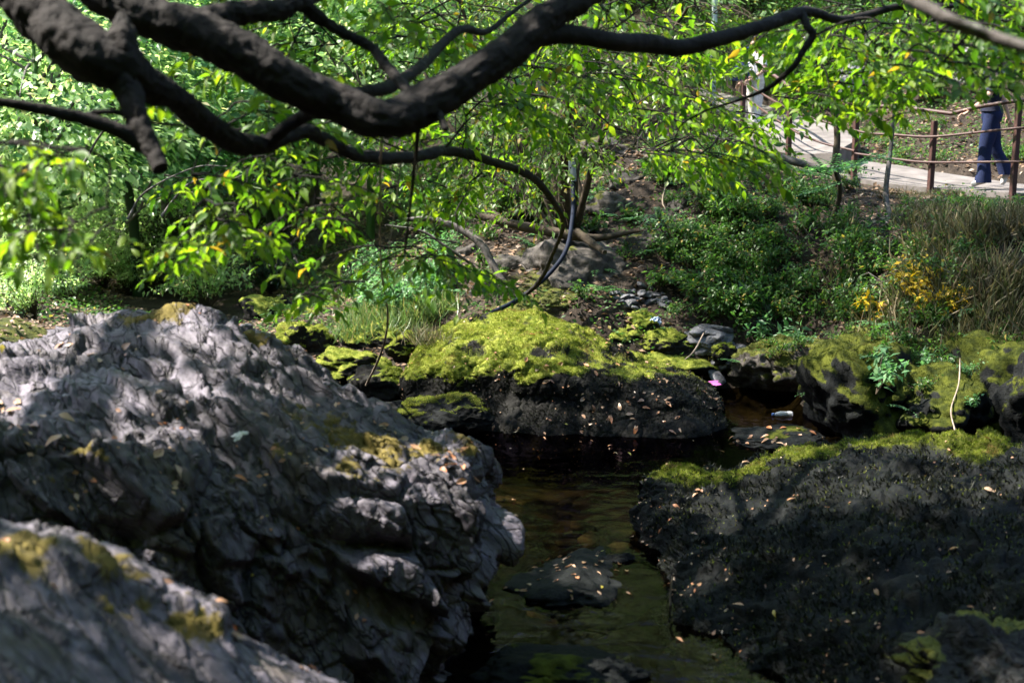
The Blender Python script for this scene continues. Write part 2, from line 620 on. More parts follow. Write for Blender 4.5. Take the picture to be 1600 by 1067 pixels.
MAT['rust'] = plain('red brown paint', (0.05, 0.022, 0.019), 0.6, 0.4, 0.3, 20, 0.3)
MAT['concrete'] = plain('pale concrete', (0.125, 0.112, 0.108), 0.9, 0.2, 0.3, 3.5, 0.5)
MAT['dead_stem'] = plain('pale dead stem', (0.24, 0.19, 0.15), 0.8, 0.2, 0.3, 20)

# ------------------------------------------------------------------ terrain
CTRL = []


def cp(px, py, Y):
    CTRL.append(P(px, py, Y))


def cw(x, y, z):
    CTRL.append(np.array([x, y, z], float))


for a in [(1200, 602, 15.9), (1300, 684, 13.2), (1450, 692, 13.0), (1600, 692, 13.0), (1300, 570, 14.6), (1450, 535, 14.3), (1600, 570, 13.8),
          (1450, 400, 15.7), (1600, 330, 17.4), (1450, 312, 18.7), (1350, 292, 19.6), (1300, 290, 20.2), (1240, 262, 21.3), (1180, 225, 24.2),
          (1700, 330, 17.4), (1480, 255, 21.5), (1400, 240, 22.3), (1330, 215, 24), (1500, 195, 23), (1500, 100, 26), (1300, 130, 27), (1500, 0, 29),
          (1050, 425, 17), (1000, 525, 16), (900, 365, 18), (900, 260, 21), (1050, 255, 20.6), (1150, 305, 18.4), (1180, 485, 16), (1130, 565, 15.8),
          (820, 470, 16.4), (760, 480, 16.6), (700, 480, 17), (600, 490, 17.5), (700, 360, 22), (800, 215, 30), (600, 380, 24), (1000, 150, 28), (1150, 120, 30),
          (450, 505, 18), (520, 545, 16.5), (100, 505, 17), (0, 540, 13), (0, 450, 20), (0, 320, 32)]:
    cp(*a)
for a in [(-3.4, 20, .1), (-4.5, 24, .1), (-6, 30, .5), (0, 8, -.45), (.8, 10, -.45), (0, 12, -.5), (1.8, 12.5, -.4), (2.5, 14.4, -.35), (2.9, 15.1, -.25), (3.0, 13.8, -.3), (-.5, 13.2, -.3), (-2, 9, -.2),
          (2, 8, -.3), (.5, 6.2, -.3), (1.5, 9, -.4), (-1.8, 15.2, -.1), (0.2, 15.4, .0), (0, 0, 1.4), (-2, 3, .8), (2, 3, .5), (0, 4, .3), (-4, 5, .8), (-6, 8, .9), (-5, 12, .5),
          (5, 8, .2), (4.5, 10.5, -.2), (7, 11, .9), (8, 13, 2.0), (0, -5, 3), (0, -12, 8), (0, -30, 20), (-12, 0, 5), (12, 0, 5), (-14, 14, 3.5), (-20, 25, 7), (-40, 30, 20),  # ground behind the camera raised to block light from that side
          (14, 18, 5.5), (25, 20, 14), (40, 20, 24), (-10, 45, 5), (10, 45, 12), (-25, 60, 16), (0, 65, 15), (25, 60, 24), (0, 110, 38), (-60, 110, 38), (60, 110, 42),
          (-150, 0, 55), (150, 0, 55), (-150, 170, 60), (150, 170, 60), (0, 190, 55), (-150, -140, 55), (150, -140, 55), (0, -140, 45)]:
    cw(*a)
CTRL = np.array(CTRL)
_S = 0.1
_c = CTRL[:, :2] * _S


def _phi(r2):
    return 0.5 * r2 * np.log(r2 + 1e-12)


_n = len(_c)
_A = np.zeros((_n + 3, _n + 3))
_A[:_n, :_n] = _phi(((_c[:, None] - _c[None]) ** 2).sum(-1)) + np.eye(_n) * 0.002
_A[:_n, _n] = 1
_A[:_n, _n + 1:] = _c
_A[_n:, :_n] = _A[:_n, _n:].T
_w = np.linalg.solve(_A, np.concatenate([CTRL[:, 2], np.zeros(3)]))


def hbase(x, y):
    q = np.stack([np.ravel(x), np.ravel(y)], 1) * _S
    out = np.empty(len(q))
    for i in range(0, len(q), 20000):
        b = q[i:i + 20000]
        out[i:i + 20000] = _phi(((b[:, None] - _c[None]) ** 2).sum(-1)) @ _w[:_n] + _w[_n] + b @ _w[_n + 1:]
    return out


def height(x, y):
    x, y = np.ravel(np.asarray(x, float)), np.ravel(np.asarray(y, float))
    z = hbase(x, y)
    p = np.stack([x, y, np.zeros_like(x)], 1)
    amp = sstep(-0.1, 0.7, z)
    z = z + fbm(p, 0.7, 4, 3) * 0.16 * amp + (1 - amp) * fbm(p, 1.1, 3, 5) * 0.08
    z = z + amp * ridged(p, 1.6, 3, 8) * 0.10
    return z


# the path: front and back edge of its two slabs
PATH_F = [P(1900, 322, 17.0), P(1750, 312, 17.6), P(1600, 303, 18.2), P(1500, 297, 18.9), P(1400, 288, 19.6), P(1306, 272, 20.5)]
PATH_B = [P(1900, 302, 18.7), P(1750, 294, 19.2), P(1600, 288, 19.8), P(1500, 274, 20.6), P(1400, 258, 21.5), P(1318, 248, 22.4)]
RAMP_F = [P(1304, 240, 20.6), P(1240, 236, 21.3), P(1195, 208, 23.4), P(1130, 180, 26.5), P(1050, 150, 31)]
RAMP_B = [P(1345, 214, 22.6), P(1300, 196, 23.6), P(1245, 180, 25.6), P(1180, 160, 28.6), P(1090, 135, 33)]


def strip(F, B, n):
    F, B = catmull(np.array(F), n), catmull(np.array(B), n)
    t = np.linspace(0, 1, 12)[None, :, None]
    return F[:, None] * (1 - t) + B[:, None] * t


PATH_S, RAMP_S = strip(PATH_F, PATH_B, 50), strip(RAMP_F, RAMP_B, 50)


def lower_under_path(x, y, z):
    for S in (PATH_S, RAMP_S):
        pts = S.reshape(-1, 3)
        lo, hi = pts[:, :2].min(0) - 0.4, pts[:, :2].max(0) + 0.4
        sel = np.where((x > lo[0]) & (x < hi[0]) & (y > lo[1]) & (y < hi[1]))[0]
        for i in range(0, len(sel), 4000):
            s = sel[i:i + 4000]
            d = np.hypot(x[s][:, None] - pts[None, :, 0], y[s][:, None] - pts[None, :, 1])
            j = d.argmin(1)
            near = d[np.arange(len(s)), j] < 0.26
            zz = np.minimum(z[s], pts[j, 2] - 0.07)
            z[s] = np.where(near, zz, z[s])
    return z


def H(x, y):
    x, y = np.ravel(np.asarray(x, float)), np.ravel(np.asarray(y, float))
    return lower_under_path(x, y, height(x, y))


def ground_at(px, py, y0=7.0, y1=70.0):
    """where the line of sight through a pixel meets the ground"""
    d = P(px, py, 1.0) - np.array([0, 0, CAMH])
    t = np.concatenate([np.arange(y0, 24, 0.06), np.arange(24, y1, 0.3)])
    q = np.array([0, 0, CAMH]) + d * t[:, None]
    h = height(q[:, 0], q[:, 1])
    i = np.where(q[:, 2] < h)[0]
    if len(i) == 0:
        return None
    k = i[0]
    return np.array([q[k, 0], q[k, 1], h[k]])


def build_ground():
    nu, nv = 430, 430
    u = np.linspace(-1, 1, nu)
    gx = 1.5 + 170 * np.sinh(4.6 * u) / np.sinh(4.6)
    gy = 15 + 190 * np.sinh(4.6 * u) / np.sinh(4.6)
    X, Y = np.meshgrid(gx, gy, indexing='ij')
    x, y = X.ravel(), Y.ravel()
    z = H(x, y)
    v = np.stack([x, y, z], 1)
    moss = np.clip(0.3 + fbm(v, 0.9, 4, 21) * 0.9 - sstep(1.0, 2.2, z) * 0.7, 0, 1) * sstep(0.0, 0.12, z)
    me = mesh_np('ground', v, grid_faces(nu, nv)[:, ::1], True, {'moss': moss})
    m, nt, out = new_mat('soil, litter and moss')
    k = NT(nt)
    tc = k.node('ShaderNodeTexCoord').outputs['Object']
    a = k.noise(tc, 1.6, 6, 0.65)
    b = k.noise(tc, 26, 5, 0.7)
    c = k.ramp(a, [(0.3, (0.016, 0.012, 0.009)), (0.5, (0.036, 0.026, 0.019)), (0.7, (0.07, 0.054, 0.04))])
    sp = k.ramp(b, [(0.35, (0.35,) * 3), (0.6, (1.0,) * 3), (0.8, (1.9,) * 3)])
    mul = k.node('ShaderNodeMix', data_type='RGBA', blend_type='MULTIPLY')
    mul.inputs[0].default_value = 1
    k.link(c, mul.inputs[6])
    k.link(sp, mul.inputs[7])
    at = k.node('ShaderNodeAttribute', attribute_name='moss').outputs['Fac']
    mm = k.ramp1(k.math('ADD', at, k.math('MULTIPLY', k.math('SUBTRACT', b, 0.5), 0.8)), 0.45, 0.75)
    mc = k.mix(k.ramp1(k.noise(tc, 7, 4, 0.6), 0.35, 0.65), (0.025, 0.032, 0.006), (0.08, 0.085, 0.014))
    c = k.mix(mm, mul.outputs[2], mc)
    geo = k.node('ShaderNodeSeparateXYZ')
    k.link(tc, geo.inputs[0])
    under = k.ramp1(geo.outputs[2], 0.03, -0.05)
    bedc = k.ramp(k.noise(tc, 5, 5, 0.65), [(0.35, (0.015, 0.012, 0.006)), (0.65, (0.07, 0.055, 0.028))])
    c = k.mix(under, c, bedc)
    p = k.principled(c, 0.9, 0.2, k.bump(k.math('ADD', a, b), 0.8, 0.04))
    k.link(p.outputs[0], out.inputs[0])
    link('ground', me, m, kind='structure', label='leaf strewn soil of the stream bank and hillside')


build_ground()


def slab(name, S, thick, mat, label):
    n, w = S.shape[:2]
    top = S.copy()
    top[..., 2] += fbm(S.reshape(-1, 3), 1.2, 3, 4).reshape(n, w) * 0.015
    bot = S.copy()
    bot[..., 2] -= thick
    v = np.concatenate([top.reshape(-1, 3), bot.reshape(-1, 3)])
    g = grid_faces(n, w)
    N = n * w
    ring = [i * w for i in range(n)] + [(n - 1) * w + j for j in range(1, w)] + [i * w + w - 1 for i in range(n - 2, -1, -1)] + [j for j in range(w - 2, 0, -1)]
    r = np.array(ring)
    r1 = np.roll(r, -1)
    side = np.stack([r, r1, r1 + N, r + N], 1)
    me = mesh_np(name, v, np.concatenate([g[:, ::-1], g + N, side]), False)
    return link(name, me, mat, kind='structure', label=label)


slab('path', PATH_S, 0.35, MAT['concrete'], 'pale concrete footpath along the slope behind the railing')
slab('path_ramp', RAMP_S, 0.6, MAT['concrete'], 'pale concrete ramp rising from the step behind the leaves')


def build_water():
    nx, ny = 120, 160
    X, Y = np.meshgrid(np.linspace(-8, 9, nx), np.linspace(3, 19, ny), indexing='ij')
    v = np.stack([X.ravel(), Y.ravel(), np.zeros(nx * ny)], 1)
    # only the sheet where the bed lies below it
    low = hbase(X, Y) < 0.35
    f = grid_faces(nx, ny)
    f = f[low[f].any(1)]
    me = mesh_np('stream_water', v, f, True)
    m, nt, out = new_mat('clear dark water')
    k = NT(nt)
    tc = k.node('ShaderNodeTexCoord').outputs['Object']
    b = k.bump(k.noise(tc, 4.0, 3, 0.5, 0.5), 0.22, 0.05)
    b = k.bump(k.noise(tc, 14, 2, 0.5), 0.05, 0.02, b)
    tr = k.node('ShaderNodeBsdfTransparent')
    tr.inputs[0].default_value = (0.3, 0.27, 0.19, 1)
    gl = k.node('ShaderNodeBsdfGlossy')
    gl.inputs['Roughness'].default_value = 0.02
    gl.inputs['Color'].default_value = (.24, .2, .3, 1)
    k.link(b, gl.inputs['Normal'])
    fr = k.node('ShaderNodeFresnel')
    fr.inputs['IOR'].default_value = 1.33
    k.link(b, fr.inputs['Normal'])
    mx = k.node('ShaderNodeMixShader')
    k.link(fr.outputs[0], mx.inputs[0])
    k.link(tr.outputs[0], mx.inputs[1])
    k.link(gl.outputs[0], mx.inputs[2])
    k.link(mx.outputs[0], out.inputs[0])
    link('stream_water', me, m, kind='structure', label='dark clear water of the stream pool')


build_water()

# ------------------------------------------------------------------ boulders
def vertex_normals(v, f):
    a, b, c, d = v[f[:, 0]], v[f[:, 1]], v[f[:, 2]], v[f[:, 3]] if f.shape[1] == 4 else v[f[:, 2]]
    n = np.cross(c - a, d - b) if f.shape[1] == 4 else np.cross(b - a, c - a)
    idx = f.T.ravel()
    out = np.stack([np.bincount(idx, np.tile(n[:, k], f.shape[1]), len(v)) for k in range(3)], 1)
    return norm(out)


BOULDER = {}


def lofted(name, key, sections, back, nu, nv, disp, moss_fn, mat, label, cat='boulder', mossmat=None, moss_n=0, moss_len=0.02, group=None, mossdisp=0.02, ulin=False):
    """sections: rows of (px,py,Y) from the waterline in front over the ridge; the back slope is added"""
    net = []
    for s in sections:
        pts = [P(q[0] - (26 if key == 'left' and q[0] > 720 else 0), q[1], q[2]) for q in s]
        base = pts[0] + np.array([0, 0.05, 0])
        base[2] = min(pts[0][2], 0) - 0.45
        R = pts[-1]
        bm = np.array([R[0], R[1] + back * 0.55, R[2] * 0.8 - 0.02])
        bb = np.array([R[0], R[1] + back, R[2] * 0.25 - 0.3])
        b2 = np.array([R[0], R[1] + back * 1.05, -0.7])
        net.append([base] + pts + [bm, bb, b2])
    net = np.array(net)
    g = catmull(net, nu)
    g = np.swapaxes(catmull(np.swapaxes(g, 0, 1), nv), 0, 1)
    v = g.reshape(-1, 3)
    f = grid_faces(nu, nv)
    n = vertex_normals(v, f)
    if n[:, 2].mean() < 0:
        f = f[:, ::-1]
        n = -n
    v = v + n * disp(v, n)[:, None]
    n = vertex_normals(v, f)
    mo = moss_fn(v, n)
    v = v + n * (mo * mossdisp * (0.6 + fbm(v, 14, 3, 31)))[:, None]
    n = vertex_normals(v, f)
    me = mesh_np(name, v, f, True, {'moss': mo})
    o = link(name, me, mat, label=label, cat=cat, group=group)
    if moss_n:
        moss_tufts(v, n, mo, moss_n, moss_len, mossmat, o, f)
    BOULDER[key] = (v, n, mo)
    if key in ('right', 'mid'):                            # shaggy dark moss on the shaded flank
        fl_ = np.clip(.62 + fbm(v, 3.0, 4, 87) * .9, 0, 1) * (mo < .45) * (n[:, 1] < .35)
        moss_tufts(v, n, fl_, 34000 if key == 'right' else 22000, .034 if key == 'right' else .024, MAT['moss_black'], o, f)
    return o


def moss_tufts(v, n, mo, count, ln, mat, parent, f):
    ar = np.linalg.norm(np.cross(v[f[:, 1]] - v[f[:, 0]], v[f[:, 2]] - v[f[:, 0]]), axis=1)
    w = np.clip(mo[f[:, 0]] - 0.25, 0, 1) * ar
    if w.sum() == 0:
        return
    k = rng.choice(len(f), count, p=w / w.sum())
    i = f[k, 0]
    bc = rng.dirichlet((1, 1, 1), count)
    p = (v[f[k, :3]] * bc[..., None]).sum(1)
    d = norm(n[i] + rng.normal(0, 0.5, (count, 3)) + np.array([0, 0, 0.35]))
    s = ln * rng.uniform(0.5, 1.5, count)
    side = norm(np.cross(d, rng.normal(size=(count, 3))))
    w_ = (s * 0.16)[:, None]
    tri = np.stack([p - side * w_ - d * 0.004, p + side * w_ - d * 0.004, p + d * s[:, None]], 1).reshape(-1, 3)
    me = mesh_np('moss', tri, np.arange(count * 3).reshape(-1, 3), False)
    link('moss', me, mat, parent, kind='stuff')


STRIA = norm(np.array([0.62, -0.45, -0.62]))


def disp_grey(v, n):
    al = (v @ STRIA)[:, None] * STRIA
    q = v - 0.9 * al
    warp = np.stack([fbm(v, 1.1, 2, 51), fbm(v, 1.1, 2, 52), fbm(v, 1.1, 2, 53)], 1) * 0.12
    w2 = np.stack([noise(v, 5, 54), noise(v, 5, 55), noise(v, 5, 56)], 1) * 0.035
    f1, f2, cid, ft = worley(v - 0.5 * al + warp, 1.7, 3)
    g1, g2, gid, gt = worley(v - 0.6 * al + warp + w2, 4.2, 5)
    h1, h2, hid, ht = worley(v - 0.65 * al + w2, 9.5, 6)
    top = sstep(0.3, 0.75, n[:, 2])
    blk = 1 - 0.55 * top
    d = fbm(v, 0.9, 3, 41) * 0.08
    e1, e2, e3 = sstep(0, .09, f2 - f1), sstep(0, .10, g2 - g1), sstep(0, .12, h2 - h1)
    d += blk * ((ft * 0.26 + (cid - .5) * .15) * e1 - 0.05 * (1 - sstep(0, 0.05, f2 - f1)))
    d += blk * ((gt * 0.11 + (gid - .5) * .06) * e2 - 0.022 * (1 - sstep(0, 0.06, g2 - g1)))
    d += ht * 0.04 * e3 - 0.010 * (1 - sstep(0, 0.07, h2 - h1))
    # slabs broken along the bedding: one sharp and one long side
    b = (q @ norm(np.array([0.5, 0.75, -0.45]))) * 3.4 + fbm(v, 1.3, 3, 44) * 0.7
    saw = (b - np.floor(b))
    d += (saw - 0.5 - sstep(0.8, 1.0, saw)) * 0.045 * sstep(-.1, .3, noise(v, 1.2, 45))
    d += (ridged(q + warp * 0.5, 17.0, 2, 47) - 0.55) * 0.016
    d += fbm(v, 22, 3, 49) * 0.008
    return d


def moss_patch(spots):
    """moss where the picture shows patches: spots are (px, py, Y, radius in m, strength)"""
    C = [(P(a, b, y), r, s) for a, b, y, r, s in spots]

    def fn(v, n):
        m = np.zeros(len(v))
        for c, r, s in C:
            d = np.linalg.norm((v - c), axis=1) / r
            m = np.maximum(m, s * (1 - sstep(0.3, 1.0, d)))
        return np.clip(m * .85 + fbm(v, 3.5, 5, 61, .65) * 0.9 * (m > 0.01), 0, 1) * sstep(0.0, 0.5, n[:, 2]) * sstep(0, .12, m)
    return fn


L = [
    [(-420, 1330, 5.6), (-420, 1000, 5.9), (-400, 800, 6.1), (-380, 660, 6.6), (-380, 545, 7.6)],
    [(-150, 1330, 5.7), (-150, 960, 6.0), (-160, 760, 6.2), (-160, 640, 6.7), (-160, 545, 7.7)],
    [(40, 1320, 5.9), (40, 930, 6.2), (20, 740, 6.4), (0, 640, 6.9), (0, 542, 7.8)],
    [(110, 1300, 6.0), (110, 920, 6.3), (95, 740, 6.5), (80, 630, 7.0), (80, 515, 8.0)],
    [(190, 1290, 6.1), (190, 930, 6.35), (160, 750, 6.55), (135, 620, 7.1), (125, 484, 8.3)],
    [(320, 1270, 6.3), (320, 950, 6.5), (290, 770, 6.7), (270, 630, 7.2), (250, 488, 8.4)],
    [(440, 1230, 6.5), (430, 970, 6.7), (410, 790, 6.8), (395, 655, 7.3), (380, 510, 8.4)],
    [(530, 1200, 6.7), (520, 985, 6.8), (500, 800, 6.9), (480, 690, 7.3), (455, 548, 8.2)],
    [(600, 1180, 6.9), (600, 990, 6.95), (595, 810, 7.0), (580, 722, 7.3), (555, 620, 8.0)],
    [(650, 1150, 7.0), (672, 970, 7.05), (685, 825, 7.1), (680, 757, 7.3), (655, 680, 7.8)],
    [(680, 1120, 7.2), (728, 940, 7.15), (768, 838, 7.2), (762, 775, 7.3), (740, 706, 7.65)],
    [(690, 1100, 7.5), (745, 925, 7.5), (788, 850, 7.5), (780, 782, 7.55), (768, 718, 7.75)],
    [(680, 1040, 8.0), (728, 910, 7.9), (768, 850, 7.85), (764, 795, 7.85), (755, 735, 7.95)],
    [(620, 980, 8.6), (640, 900, 8.6), (650, 850, 8.6), (650, 810, 8.6), (650, 760, 8.6)],
    [(500, 950, 8.9), (520, 890, 8.9), (520, 850, 8.9), (520, 820, 8.9), (520, 790, 8.9)],
]
lofted('boulder', 'left', L, 1.3, 520, 400, disp_grey,
       moss_patch([(560, 720, 7.4, 0.42, .8), (500, 680, 7.5, .3, .7), (380, 500, 8.3, .25, .7), (250, 500, 8.3, .3, .5), (110, 740, 6.5, .3, .5), (400, 700, 7.0, .3, .4), (700, 690, 7.7, .25, .6)]),
       MAT['rock_grey'], 'big craggy grey boulder in the left foreground with a blunt tip over the pool')

NL = [
    [(-500, 1900, 3.2), (-500, 1400, 3.4), (-480, 1100, 3.7), (-460, 930, 4.1), (-440, 800, 4.7)],
    [(-200, 1900, 3.2), (-200, 1400, 3.4), (-180, 1100, 3.7), (-160, 930, 4.1), (-140, 790, 4.8)],
    [(0, 1900, 3.2), (0, 1400, 3.4), (0, 1120, 3.7), (10, 950, 4.2), (15, 825, 4.8)],
    [(150, 1900, 3.3), (140, 1450, 3.5), (130, 1180, 3.8), (125, 1000, 4.3), (120, 862, 4.9)],
    [(280, 1950, 3.4), (270, 1500, 3.6), (250, 1230, 3.9), (240, 1060, 4.4), (230, 925, 4.9)],
    [(400, 2000, 3.5), (390, 1550, 3.7), (370, 1280, 4.0), (355, 1100, 4.5), (340, 960, 5.0)],
    [(520, 2000, 3.6), (510, 1600, 3.8), (490, 1330, 4.1), (470, 1160, 4.6), (450, 1025, 5.0)],
    [(640, 2000, 3.8), (630, 1650, 4.0), (610, 1400, 4.3), (590, 1220, 4.7), (570, 1078, 5.0)],
    [(760, 2000, 4.0), (750, 1700, 4.2), (730, 1480, 4.5), (710, 1320, 4.8), (690, 1190, 5.0)],
]


def disp_near(v, n):
    return disp_grey(v + 3.3, n) * 0.6


lofted('boulder', 'nearleft', NL, 0.5, 300, 260, disp_near,
       moss_patch([(60, 860, 4.6, .2, .55), (180, 905, 4.8, .24, .7), (300, 970, 4.8, .16, .5)]),
       MAT['rock_grey'], 'smoother grey rock in the bottom left corner with an ochre moss streak')

R = [
    [(1003, 890, 9.9), (990, 850, 10.0), (984, 810, 10.1), (992, 770, 10.2), (1010, 742, 10.4)],
    [(1060, 965, 8.4), (1048, 900, 8.9), (1046, 835, 9.4), (1055, 775, 9.9), (1070, 733, 10.5)],
    [(1140, 1045, 7.6), (1140, 960, 8.1), (1150, 880, 8.7), (1150, 800, 9.6), (1150, 736, 10.6)],
    [(1210, 1110, 7.1), (1230, 990, 7.6), (1230, 890, 8.3), (1230, 800, 9.3), (1225, 716, 10.6)],
    [(1280, 1180, 6.6), (1310, 1020, 7.1), (1310, 900, 7.9), (1310, 790, 9.1), (1300, 692, 10.6)],
    [(1380, 1240, 6.2), (1410, 1060, 6.7), (1420, 910, 7.6), (1430, 780, 8.8), (1430, 685, 10.3)],
    [(1500, 1280, 6.0), (1510, 1080, 6.5), (1520, 910, 7.4), (1525, 785, 8.6), (1525, 696, 9.9)],
    [(1620, 1300, 5.9), (1620, 1090, 6.3), (1620, 915, 7.2), (1620, 790, 8.4), (1610, 692, 9.7)],
    [(1850, 1320, 5.8), (1850, 1100, 6.2), (1850, 920, 7.0), (1850, 790, 8.2), (1830, 690, 9.5)],
    [(2080, 1320, 5.9), (2090, 1110, 6.3), (2090, 930, 7.1), (2080, 800, 8.2), (2060, 705, 9.4)],
    [(2220, 1200, 6.6), (2220, 1080, 6.9), (2220, 960, 7.4), (2200, 850, 8.2), (2170, 760, 9.2)],
]


def disp_moss(sc):
    def fn(v, n):
        f1, f2, cid, tl = worley(v * np.array([1, 1, .7]), 2.0, 7)
        g1, g2, gid, gt = worley(v * np.array([1, 1, .6]), 5.5, 8)
        d = fbm(v, 0.9, 4, 71) * 0.17 * sc
        d += (cid - .5) * 0.10 * sc * sstep(0, .3, f2 - f1)
        d += tl * .13 * sc * sstep(0, .15, f2 - f1) + gt * .06 * sc * sstep(0, .14, g2 - g1) - .03 * (1 - sstep(0, .09, g2 - g1)) * sc
        d += fbm(v, 6, 4, 73) * 0.03 * sc + (ridged(v * np.array([1, 1, .4]), 10, 3, 75) - .5) * 0.014 * sc
        return d + fbm(v, 30, 2, 77) * 0.006
    return fn


def moss_up(lo, hi, amt=1.0, seed=81, zlo=None):
    def fn(v, n):
        m = sstep(lo, hi, n[:, 2] + fbm(v, 2.2, 4, seed) * 0.45)
        if zlo is not None:
            m = m * sstep(zlo[0], zlo[1], v[:, 2] + fbm(v, 2.0, 3, seed + 9) * 0.12)
        return np.clip(m * amt, 0, 1)
    return fn


RIDGE_R = np.array([P(*s[-1]) for s in R])


def moss_right(v, n):
    up = sstep(0.2, 0.8, n[:, 2] + fbm(v, 2.4, 4, 91) * .5)
    d = np.min([np.linalg.norm(v - c, axis=1) for c in catmull(RIDGE_R[1:7], 36)], axis=0)
    return np.clip(np.maximum(up * (1 - sstep(0.12, 0.42, d + .14 * noise(v, 3, 92))), 0.27 * up), 0, 1)


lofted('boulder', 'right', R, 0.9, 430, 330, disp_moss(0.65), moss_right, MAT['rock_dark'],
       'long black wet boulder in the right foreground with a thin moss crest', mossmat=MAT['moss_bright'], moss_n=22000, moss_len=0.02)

Mb = [
    [(642, 652, 14.1), (632, 622, 14.3), (630, 602, 14.3), (636, 583, 14.4), (642, 566, 14.6)],
    [(702, 672, 13.6), (692, 622, 13.9), (688, 577, 14.0), (685, 545, 14.4), (684, 522, 14.8)],
    [(772, 684, 13.3), (770, 622, 13.7), (766, 572, 13.8), (760, 526, 14.4), (754, 497, 15.0)],
    [(850, 690, 13.15), (850, 632, 13.5), (850, 582, 13.6), (846, 532, 14.2), (838, 495, 15.0)],
    [(936, 692, 13.1), (936, 636, 13.4), (930, 592, 13.6), (922, 558, 14.2), (915, 527, 14.9)],
    [(1015, 692, 13.1), (1016, 642, 13.4), (1012, 604, 13.7), (1002, 582, 14.2), (990, 562, 14.8)],
    [(1088, 686, 13.2), (1088, 647, 13.6), (1086, 622, 13.9), (1080, 603, 14.2), (1070, 590, 14.7)],
    [(1128, 672, 13.6), (1128, 652, 13.9), (1126, 637, 14.1), (1120, 624, 14.3), (1110, 612, 14.6)],
    [(1115, 660, 14.6), (1112, 650, 14.7), (1110, 640, 14.8), (1106, 634, 14.8), (1100, 628, 14.9)],
]


def moss_mid(v, n):
    px, py, _ = project(v)
    edge = np.interp(px, [620, 700, 780, 860, 940, 1010, 1080, 1130], [604, 584, 583, 582, 592, 604, 616, 640])
    lobes = fbm(v, 2.2, 4, 95) * 34 + sstep(900, 1080, px) * 14
    top = sstep(12, -14, py - edge + lobes)
    top = top * (1 - .5 * sstep(890, 990, px + 30 * noise(v, 3, 99)))
    return np.clip(top * sstep(-0.1, 0.45, n[:, 2] + fbm(v, 4, 3, 97) * .4) * (0.7 + fbm(v, 2.6, 4, 98) * 1.0) + 0.1, 0, 1)


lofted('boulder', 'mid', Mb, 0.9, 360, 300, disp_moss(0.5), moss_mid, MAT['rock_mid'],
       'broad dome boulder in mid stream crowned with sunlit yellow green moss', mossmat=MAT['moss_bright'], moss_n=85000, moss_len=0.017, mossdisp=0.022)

_ico = {}


def ico(sub):
    if sub not in _ico:
        bm = bmesh.new()
        bmesh.ops.create_icosphere(bm, subdivisions=sub, radius=1)
        v = np.array([x.co[:] for x in bm.verts])
        f = np.array([[x.index for x in y.verts] for y in bm.faces])
        bm.free()
        _ico[sub] = (v, f)
    return _ico[sub]


def stone_shape(size, seed, sub=4, facets=14, rough=0.12):
    """a faceted stone about its own centre"""
    r = np.random.default_rng(seed)
    d, f = ico(sub)
    nrm = norm(r.normal(size=(facets, 3)))
    h = r.uniform(0.72, 1.05, facets)
    rad = np.full(len(d), 1.15)
    for n_, h_ in zip(nrm, h):
        c = d @ n_
        rad = np.minimum(rad, np.where(c > 0.05, h_ / np.maximum(c, 0.05), 9))
    v = d * rad[:, None]
    v = v * (1 + (fbm(v, 1.6, 4, seed % 97) * rough + fbm(v, 7, 3, seed % 89) * rough * 0.35))[:, None]
    return v * np.asarray(size) / 2, f


def rock(px, py, Y, wpx, hpx, label, mat='rock_mid', depth=None, seed=1, moss=(0.3, 0.7), mossn=0, mossmat='moss_bright', sub=5, name='rock', cat='rock', sink=0.35, group=None, rz=0.0, rough=0.2, mlen=0.014):
    """a stone whose visible body spans wpx by hpx above the point px, py"""
    c = P(px, py, Y)
    w, h = wpx * Y / FPX, hpx * Y / FPX
    dp = depth or w * 0.7
    v, f = stone_shape((w, dp, h * (1 + sink) ), seed, sub, 16, rough)
    ca, sa = math.cos(rz), math.sin(rz)
    v = np.stack([v[:, 0] * ca - v[:, 1] * sa, v[:, 0] * sa + v[:, 1] * ca, v[:, 2]], 1)
    v = v + c + np.array([0, dp * 0.35, h * (1 - sink) / 2])
    n = vertex_normals(v, f)
    mo = np.clip(sstep(moss[0], moss[1], n[:, 2] + fbm(v, 2.6, 4, seed) * .7), 0, 1) if moss else np.zeros(len(v))
    v = v + n * (mo * 0.02 * (0.6 + fbm(v, 12, 3, 5)))[:, None]
    me = mesh_np(name, v, f, True, {'moss': mo})
    o = link(name, me, MAT[mat], label=label, cat=cat, group=group)
    if mossn:
        moss_tufts(v, n, mo, mossn, mlen, MAT[mossmat], o, f)
    return o, v, n


# upstream rocks, left of the mossy boulder
rock(500, 520, 18.0, 150, 38, 'rearmost rounded mossy rock under the hanging leaves upstream', seed=3, mossn=5000)
rock(470, 562, 16.3, 82, 56, 'pale sunlit mossy rock beside the slope of the grey boulder', seed=4, mossn=6000, moss=(0.25, 0.65))
rock(585, 556, 16.4, 125, 42, 'long mossy rock in front of the green grass clump', seed=5, mossn=5000)
rock(538, 592, 15.2, 130, 42, 'flat mossy rock with a dark front below the hanging vine', seed=6, mossn=6000)
rock(632, 560, 15.6, 62, 34, 'small bright mossy rock at the left end of the mossy boulder', seed=7, mossn=4000, moss=(0.25, 0.65))
rock(588, 625, 14.6, 110, 50, 'dark mossy rock where the hanging vine ends', seed=8, mossn=3000, moss=(0.4, 0.9))
rock(690, 676, 13.2, 130, 52, 'low wet rock with a moss cap in front of the mossy boulder', mat='rock_dark', seed=9, mossn=3000, moss=(0.45, 0.9), mossmat='moss_bright')
rock(738, 668, 13.1, 58, 30, 'small round black rock touching the mossy boulder at the waterline', mat='rock_dark', seed=10, moss=(0.7, 1.2))
rock(620, 668, 13.6, 80, 36, 'half hidden dark rock behind the grey boulder by the pool', mat='rock_dark', seed=11, moss=(0.6, 1.1))
